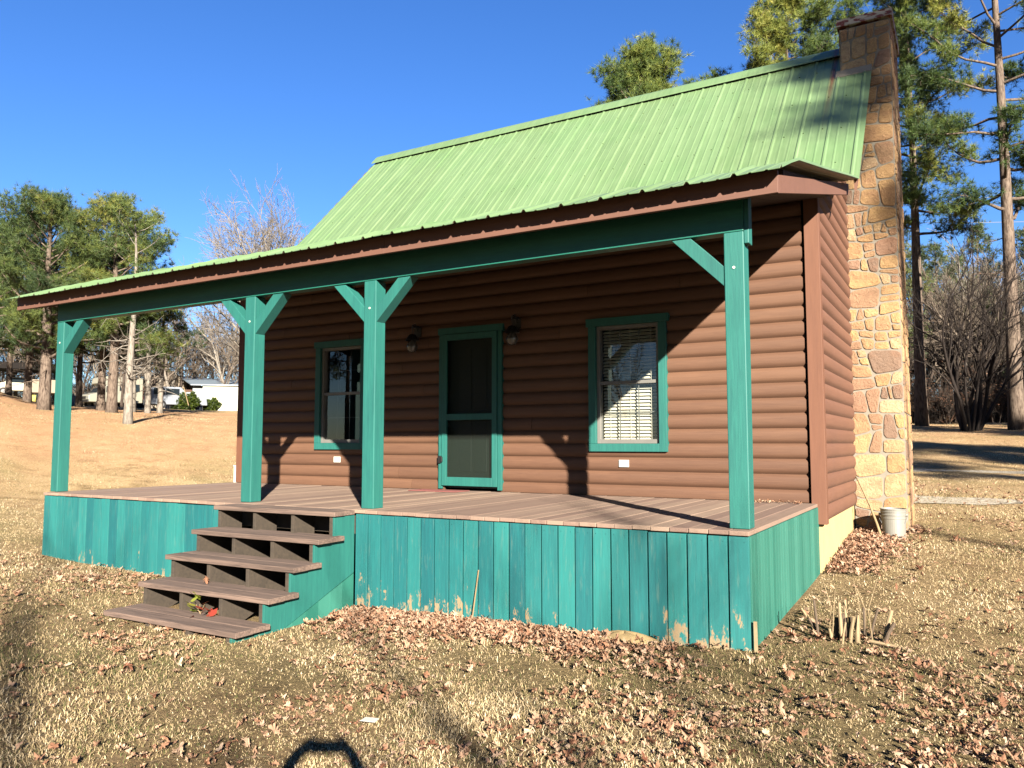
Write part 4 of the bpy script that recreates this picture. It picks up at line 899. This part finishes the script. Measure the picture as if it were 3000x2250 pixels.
m=MB()
for k in range(4): m.tube([(.0,0,0),(.03*k-.05,-.02*k,.12),(.07*k-.12,-.05,.2+.02*(k%2))],[.004,.003,.002],5)
m.build('stem',M['stick'],sg)
rg=np.random.default_rng(4); 
for nm,n_,c,tr_ in (('leaf_cluster',14,(-.05,-.05,.21),(.62,1)),('leaf_cluster',14,(.11,-.06,.12),(.0,.5))):
    P=rg.normal(0,.045,(n_,3))+np.array(c); V=[];F=[];T=[]
    for p in P:
        a=rg.uniform(0,6.3); s_=rg.uniform(.03,.05); u_=np.array([math.cos(a),math.sin(a),rg.uniform(-.5,.5)]); w_=np.array([-math.sin(a),math.cos(a),rg.uniform(-.5,.8)]); b0=len(V)
        for (q,r_) in ((0,-.9),(.5,-.5),(.6,.1),(.25,.6),(0,1),(-.25,.6),(-.6,.1),(-.5,-.5)): V.append(p+u_*q*s_+w_*r_*s_)
        t_=rg.uniform(*tr_); T+=[t_]*8; F.append(tuple(range(b0,b0+8)))
    npmesh(nm,np.array(V),np.array(F),M['redleaf'],sg,np.array(T))
m=MB(); m.bar((-2.375,-.085,-.92),(-2.33,-.045,-.46),.010,.005,(0,-1,0)); tag(m.build('lath',M['stick'],None),'thin splintered lath leaning against the skirting halfway along','lath')
m=MB(); m.bar((.03,-.035,-.92),(.026,-.032,-.64),.024,.010,(0,-1,0)); tag(m.build('stake',M['stub'],None),'short weathered wooden stake at the corner of the teal skirting','stake')
m=MB(); m.hexa([(-1.60,-2.42,-.905),(-1.50,-2.41,-.90),(-1.51,-2.36,-.895),(-1.60,-2.37,-.90),(-1.60,-2.42,-.903),(-1.50,-2.41,-.898),(-1.51,-2.36,-.893),(-1.60,-2.37,-.898)]); tag(m.build('paper_scrap',M['white'],None),'small white scrap lying in the grass near the bottom edge','litter')
# sandy mound against the skirting
def mound(x,y,r,h,lab):
    V=[];F=[];n=24
    for i in range(7):
        for j in range(n): t=2*math.pi*j/n; rr_=r*i/6*(1+.15*math.sin(3*t+1)); X,Y=x+rr_*math.cos(t)*1.5,min(y+rr_*math.sin(t)*.6,-.03); V.append((X,Y,g1(X,Y)+h*(1-(i/6)**2)*(1+.1*math.sin(5*t))-.012))
    for i in range(6):
        for j in range(n): a=i*n+j;b=i*n+(j+1)%n; F.append((a,b,b+n,a+n))
    o=npmesh('dirt_mound',np.array(V),np.array(F),M['sand'],None,smooth=True); o['kind']='structure'
M['sand']=plain('sandy_soil',srgb(206,178,128),.95,.1,9,.4,bump=.02)
mound(-.95,-.12,.22,.10,'')
# ================================================================ THE NEIGHBOUR'S YARD
def facing(name,u,d,label,cat,rot=0,group=None):
    k_=1.17; d=d*k_
    x,y=bear(u,d); a=math.atan((u-1500)/2288.08)-YAW; o=thing(name,(x,y,g1(x,y)),label,cat,group); o.rotation_euler=(0,0,-a+rot); o.scale=(k_,k_,k_); return o
M['vanw']=plain('cream_vehicle_paint',brt(226,220,196,.72),.35,.5,2,.1); M['silver']=plain('silver_paint',srgb(176,182,190),.35,.5,3,.1); M['tyre']=plain('black_tyre',srgb(34,32,32),.8,.2); M['wing']=plain('dark_vehicle_glass',srgb(44,54,60),.1,.6); M['red']=plain('red_lamp',srgb(170,30,34),.3,.5)
M['creamwall']=plain('cream_barn_wall',brt(224,202,174,.72),.85,.2,1.5,.25); M['whitewall']=plain('white_shed_wall',brt(238,232,206,1.0),.7,.3,.8,.1); M['bluemetal']=plain('grey_metal_roofing',srgb(168,184,196),.45,.4,.6,.35); M['browndoor']=plain('brown_barn_door',srgb(112,76,54),.8,.2,3,.4); M['fence']=plain('white_fence_board',brt(206,214,216,.72),.7,.3,1.5,.2); M['yellow']=plain('yellow_plastic',srgb(226,204,70),.5,.4); M['chrome']=plain('dull_chrome',srgb(150,150,150),.3,.6)
def wheel(p,x,y,r):
    m=MB(); m.tube([(x,y-.11,r),(x,y+.11,r)],[r,r],20); w_=m.build('wheel',M['tyre'],p); m=MB(); m.tube([(x,y-.125,r),(x,y-.112,r)],[r*.55,r*.55],16); m.build('rim',M['chrome'],w_)
def quad(m,a,b,c,d): m.poly([a,b,c,d])
v=facing('motorhome',258,76,'cream and white motorhome parked nose out behind the pines','motorhome',.42)
m=MB(); prof=[(0,0,.45),(0,0,1.0),(.25,0,1.12),(.95,0,1.28),(1.5,0,1.95),(1.15,0,2.15),(1.25,0,2.62),(1.6,0,2.75),(4.7,0,2.75),(4.7,0,.5)]; m.prism(prof[::-1],(0,2.2,0)); m.build('body',M['vanw'],v,bevel=.05)
m=MB(); m.hexa([(.99,.12,1.30),(.99,2.08,1.30),(1.51,2.08,1.93),(1.51,.12,1.93),(.96,.12,1.32),(.96,2.08,1.32),(1.48,2.08,1.95),(1.48,.12,1.95)]); m.build('windscreen',M['wing'],v)
for (a,b,c,d_) in ((1.45,2.2,1.32,1.88),(2.6,3.3,1.5,2.15),(3.7,4.4,1.5,2.15)): m=MB(); m.box(a,b,-.02,.001,c,d_); m.build('window',M['wing'],v)
m=MB(); m.box(-.10,.0,-.02,2.22,.42,.66); m.box(-.03,-.005,.5,1.7,.70,.95); m.build('bumper',M['black'],v,bevel=.02)
for y in (.25,1.95): m=MB(); m.box(-.025,0,y-.14,y+.14,.74,.92); m.build('headlight',M['chrome'],v)
wheel(v,.95,.10,.36); wheel(v,3.9,.10,.36); wheel(v,.95,2.1,.36); wheel(v,3.9,2.1,.36)
v=facing('parked_suv',436,66,'silver car with red tail lamp parked by the barn door','car',.25)
m=MB(); prof=[(0,0,.35),(0,0,1.0),(.12,0,1.72),(2.3,0,1.75),(3.0,0,1.1),(4.3,0,1.0),(4.4,0,.35)]; m.prism(prof[::-1],(0,1.8,0)); m.build('body',M['silver'],v,bevel=.06)
for (a,b) in ((.3,1.1),(1.2,2.2)): m=MB(); m.box(a,b,-.02,.001,1.12,1.6); m.build('window',M['wing'],v)
m=MB(); m.hexa([(-.01,.15,1.1),(-.01,1.65,1.1),(.11,1.65,1.66),(.11,.15,1.66),(-.03,.15,1.1),(-.03,1.65,1.1),(.09,1.65,1.67),(.09,.15,1.67)]); m.build('rear_window',M['wing'],v)
for y in (.02,1.6): m=MB(); m.box(-.03,.02,y,y+.18,.78,1.08); m.build('tail_lamp',M['red'],v)
wheel(v,.9,.08,.34); wheel(v,3.5,.08,.34)
bn=facing('barn',394,84,'cream gabled barn with brown sliding doors','barn',.12)
m=MB(); W=5.6; m.prism([(0,0,-.5),(W,0,-.5),(W,0,2.5),(W*.5,0,3.9),(0,0,2.5)],(0,7,0)); m.build('wall',M['creamwall'],bn)
m=MB(); 
for s in (0,1):
    a=(-.3,2.42) if s==0 else (W+.3,2.42); m.hexa([(a[0],-.25,a[1]),(W*.5,-.25,3.95),(W*.5,7.2,3.95),(a[0],7.2,a[1]),(a[0],-.25,a[1]+.08),(W*.5,-.25,4.03),(W*.5,7.2,4.03),(a[0],7.2,a[1]+.08)])
m.build('roof',M['bluemetal'],bn)
m=MB(); m.box(.05,1.25,-.09,-.02,0,2.15); m.build('door',M['browndoor'],bn)
m=MB(); m.box(2.5,4.1,-.09,-.02,.9,2.1); m.build('door',M['browndoor'],bn)
m=MB(); m.box(1.75,2.2,-.06,-.005,1.1,1.7); m.build('window',M['wing'],bn)
m=MB(); m.bar((.75,-.4,.1),(1.1,-.12,2.1),.05,.04); tag(m.build('pole',M['stick'],bn))
ws=facing('white_shed',592,76,'long white shed with low grey metal roof beside the barn','shed',-.10)
m=MB(); m.box(0,9,0,7,-.8,2.32); m.build('wall',M['whitewall'],ws)
m=MB(); m.hexa([(-1.0,-.25,2.30),(9.2,-.25,2.36),(9.2,9,3.05),(-3.2,9,3.75),(-1.0,-.25,2.38),(9.2,-.25,2.44),(9.2,9,3.13),(-3.2,9,3.83)]); m.build('roof',M['bluemetal'],ws)
m=MB(); m.box(-2.4,-.2,1.6,1.68,-.2,2.0); m.build('board_wall',M['browndoor'],ws); m=MB(); m.box(-.9,-.012,.4,.5,-.3,2.28); m.build('side_door',M['fence'],ws)
fc=facing('board_fence',483,70,'pale weathered board fence in front of the shed','fence')
m=MB(); x=0
while x<3.4: m.box(x,x+.17,0,.03,-.3,1.42+.03*random.random(),random.random()); x+=.178
m.build('boards',M['fence'],fc); m=MB(); m.box(0,3.4,.031,.07,.3,.4); m.box(0,3.4,.031,.07,1.1,1.2); m.build('rail',M['fence'],fc)
def bush(u,d,w_,h,seed,label):
    d*=1.17; w_*=1.17; h*=1.17
    rg=np.random.default_rng(seed); x,y=bear(u,d); n=900; a=rg.normal(size=(n,3)); a/=np.linalg.norm(a,axis=1,keepdims=True); r=rg.uniform(.55,1.05,(n,1))*(1+.18*np.sin(a[:,:1]*5+a[:,1:2]*4)); P=a*r*np.array([w_/2,w_/2.4,h*.52])+np.array([0,0,h*.5]); P=P[P[:,2]>0]
    V,F,T=needles(P,a[:len(P)],rg.uniform(.2,.9,len(P)),9,.16,.09,rg); b=thing('bush',(x,y,g1(x,y)-.05),label,'bush','bushes by the fence'); npmesh('foliage',V,F,M['bushleaf'],b,T)
    m=MB()
    for k in range(7): t=k*.9; m.tube([(0,0,-.1),(.25*w_*math.cos(t),.2*w_*math.sin(t),h*.6)],[.04,.015],5)
    m.build('stems',M['bark_d'],b)
bush(528,67,1.5,1.35,1,'left of the two round green bushes, before the board fence'); bush(556,66,1.6,1.35,4,'broad green bush in the middle, with a pale pole leaning on it'); bush(622,68,1.5,1.0,2,'low dark green bush against the white shed wall')
pl_=facing('leaning_pole',540,64,'pale yellow pole leaning against the green bush','pole'); m=MB(); m.bar((-.1,0,1.75),(.28,-.35,.35),.045,.045); m.build('shaft',M['stick'],pl_)
def junk(name,u,d,bx,mat,label,cat,dz=0):
    o=facing(name,u,d,label,cat); m=MB(); w_,dd,h=bx; m.hexa([(-w_/2,0,0),(w_/2,0,0),(w_/2,dd,0),(-w_/2,dd,0),(-w_/2*1.08,-.03,h),(w_/2*1.08,-.03,h),(w_/2*1.08,dd+.03,h),(-w_/2*1.08,dd+.03,h)]); m.build('body',mat,o,bevel=.03); m=MB(); m.box(-w_/2*1.12,w_/2*1.12,-.05,dd+.05,h+.002,h+.05); m.build('lid',mat,o,bevel=.02); o.location.z+=dz
junk('cooler',216,60,(.55,.4,.62),M['fence'],'pale blue cooler box on the straw right of the leftmost post','cooler'); junk('bin',230,59,(.22,.3,.3),M['yellow'],'small yellow bin next to the pale cooler','bin')
junk('bin',96,66,(.3,.3,.45),M['yellow'],'yellow bin behind the double-trunked pines at the far left','bin')
junk('storage_box',392,66,(.55,.4,.5),M['fence'],'white box lying at the foot of the brown barn door','box'); junk('storage_box',404,62,(.5,.3,.32),M['tyre'],'dark low box beside the white box at the barn door','box')
cp=facing('carport',-40,80,'dark flat-roofed carport at the far left behind the pines','carport')
m=MB(); m.box(0,5.2,0,4,2.2,2.75); m.build('roof',M['dark'],cp)
for (x,y) in ((.1,.1),(5.1,.1),(.1,3.9),(5.1,3.9)): m=MB(); m.box(x-.06,x+.06,y-.06,y+.06,-.3,2.2); m.build('post',M['black'],cp)
v=facing('parked_car',-30,82,'white car parked under the dark carport','car'); m=MB(); prof=[(0,0,.4),(0,0,1.0),(.9,0,1.1),(1.5,0,1.6),(3.2,0,1.62),(4.1,0,1.1),(4.9,0,1.0),(4.9,0,.4)]; m.prism(prof[::-1],(0,1.8,0)); m.build('body',M['whitewall'],v,bevel=.06); m=MB(); m.box(1.35,3.4,-.02,.0,1.12,1.5); m.build('window',M['wing'],v); wheel(v,.9,.08,.33); wheel(v,4.0,.08,.33)
v=facing('trailer',84,76,'pale boxy trailer half hidden by the double-trunked pine','trailer'); m=MB(); m.box(0,2.2,0,2,.8,1.9); m.build('body',M['creamwall'],v,bevel=.03); wheel(v,1.1,.0,.33)
# overhead wires on the right
for k,(u0,v0,u1,v1,l) in enumerate(((2560,601,3400,503,'upper thin overhead wire crossing behind the right-hand pines'),(2560,641,3400,626,'lower thin overhead wire crossing behind the right-hand pines'))):
    P=[]
    for t in np.linspace(0,1,12):
        u=u0+(u1-u0)*t; vv=v0+(v1-v0)*t+26*t*(1-t); d=40/math.cos(math.atan((u-1500)/2288.08)); x,y=bear(u,d); P.append((x,y,CZ+d*math.cos(math.atan((u-1500)/2288.08))*(1298-vv)/2288.08))
    m=MB(); m.tube(P,[.014]*12,5); o=m.build('overhead_wire',M['cable'],None); tag(o,l,'wire')
# ================================================================ THE PHOTOGRAPHER (out of frame; only the shadow of the raised hands and phone falls in view)
def photographer():
    fx,fy=-math.sin(YAW),math.cos(YAW); rx,ry=math.cos(YAW),math.sin(YAW); gzz=g1(CX,CY)
    def P(r,f,z): r=r+.06; return (CX+rx*r+fx*f,CY+ry*r+fy*f,z)
    root=thing('person',P(0,-.5,gzz),'person in dark jacket holding a phone up with both hands, behind the camera','person'); inv=Vector(root.location)
    H=CZ+.085
    J={'pel':((0,-.47,gzz+.95),.15),'sp1':((0,-.47,gzz+1.12),.14),'sp2':((0,-.46,gzz+1.28),.16),'neck':((0,-.45,gzz+1.40),.065),'head0':((0,-.42,gzz+1.50),.075),'head1':((0,-.42,gzz+1.60),.07)}
    E=[('pel','sp1'),('sp1','sp2'),('sp2','neck'),('neck','head0'),('head0','head1')]
    for s,n in ((-1,'l'),(1,'r')):
        J[n+'sh']=((s*.17,-.46,gzz+1.34),.07); J[n+'el']=((s*.32,-.30,gzz+1.30),.058); J[n+'wr']=((s*.15,-.13,H-.02),.040); J[n+'pa']=((s*.095,-.075,H+.02),.032)
        E+=[('sp2',n+'sh'),(n+'sh',n+'el'),(n+'el',n+'wr'),(n+'wr',n+'pa')]
        J[n+'hip']=((s*.10,-.47,gzz+.88),.10); J[n+'kn']=((s*.12,-.46,gzz+.48),.065); J[n+'an']=((s*.13,-.49,gzz+.08),.045); J[n+'to']=((s*.15,-.36,gzz+.035),.04)
        E+=[('pel',n+'hip'),(n+'hip',n+'kn'),(n+'kn',n+'an'),(n+'an',n+'to')]
        for k in range(4):
            a='%sf%d'%(n,k); z=H+.055-.024*k; J[a+'0']=((s*.085,-.062,z),.0095); J[a+'1']=((s*.070,-.030,z),.0088); J[a+'2']=((s*.052,-.048 if k else -.046,z),.008); E+=[(n+'pa',a+'0'),(a+'0',a+'1'),(a+'1',a+'2')]
        J[n+'t0']=((s*.075,-.085,H-.02),.010); J[n+'t1']=((s*.05,-.082,H-.005),.009); E+=[(n+'pa',n+'t0'),(n+'t0',n+'t1')]
    keys=list(J); me=bpy.data.meshes.new('body'); me.from_pydata([Vector(P(*J[k][0]))-inv for k in keys],[(keys.index(a),keys.index(b)) for a,b in E],[])
    o=finish(me,'body',M['jacket'],root); sk=o.modifiers.new('skin','SKIN'); ss=o.modifiers.new('subdivision','SUBSURF'); ss.levels=1; ss.render_levels=1
    for i,k in enumerate(keys): me.skin_vertices[0].data[i].radius=(J[k][1],J[k][1])
    me.skin_vertices[0].data[keys.index('pel')].use_root=True
    m=MB(); hx=[]; c=Vector(P(0,-.41,gzz+1.55))-inv
    V=[];F=[];n=16
    for i in range(9):
        ph=math.pi*i/8
        for j in range(n): t=2*math.pi*j/n; q=Vector((math.sin(ph)*math.cos(t)*.083,math.sin(ph)*math.sin(t)*.105,math.cos(ph)*.115)); q=Matrix.Rotation(YAW,3,'Z')@q; V.append(tuple(c+q+Vector((0,0,.012))))
    for i in range(8):
        for j in range(n): a=i*n+j;b=i*n+(j+1)%n; F.append((a,a+n,b+n,b))
    npmesh('hair',np.array(V),np.array(F),M['bark_dd'],root,smooth=True)
    ph=thing('phone',P(0,-.06,H),'phone held sideways by the person behind the camera','phone'); ph.rotation_euler=(0,0,YAW); m=MB(); m.box(-.078,.078,-.004,.004,-.036,.040); m.build('case',M['black'],ph,bevel=.002); m=MB(); m.box(-.072,.072,-.0055,-.0045,-.031,.035); m.build('screen',M['wing'],ph)
M['jacket']=plain('dark_jacket',srgb(52,56,66),.8,.2)
photographer()
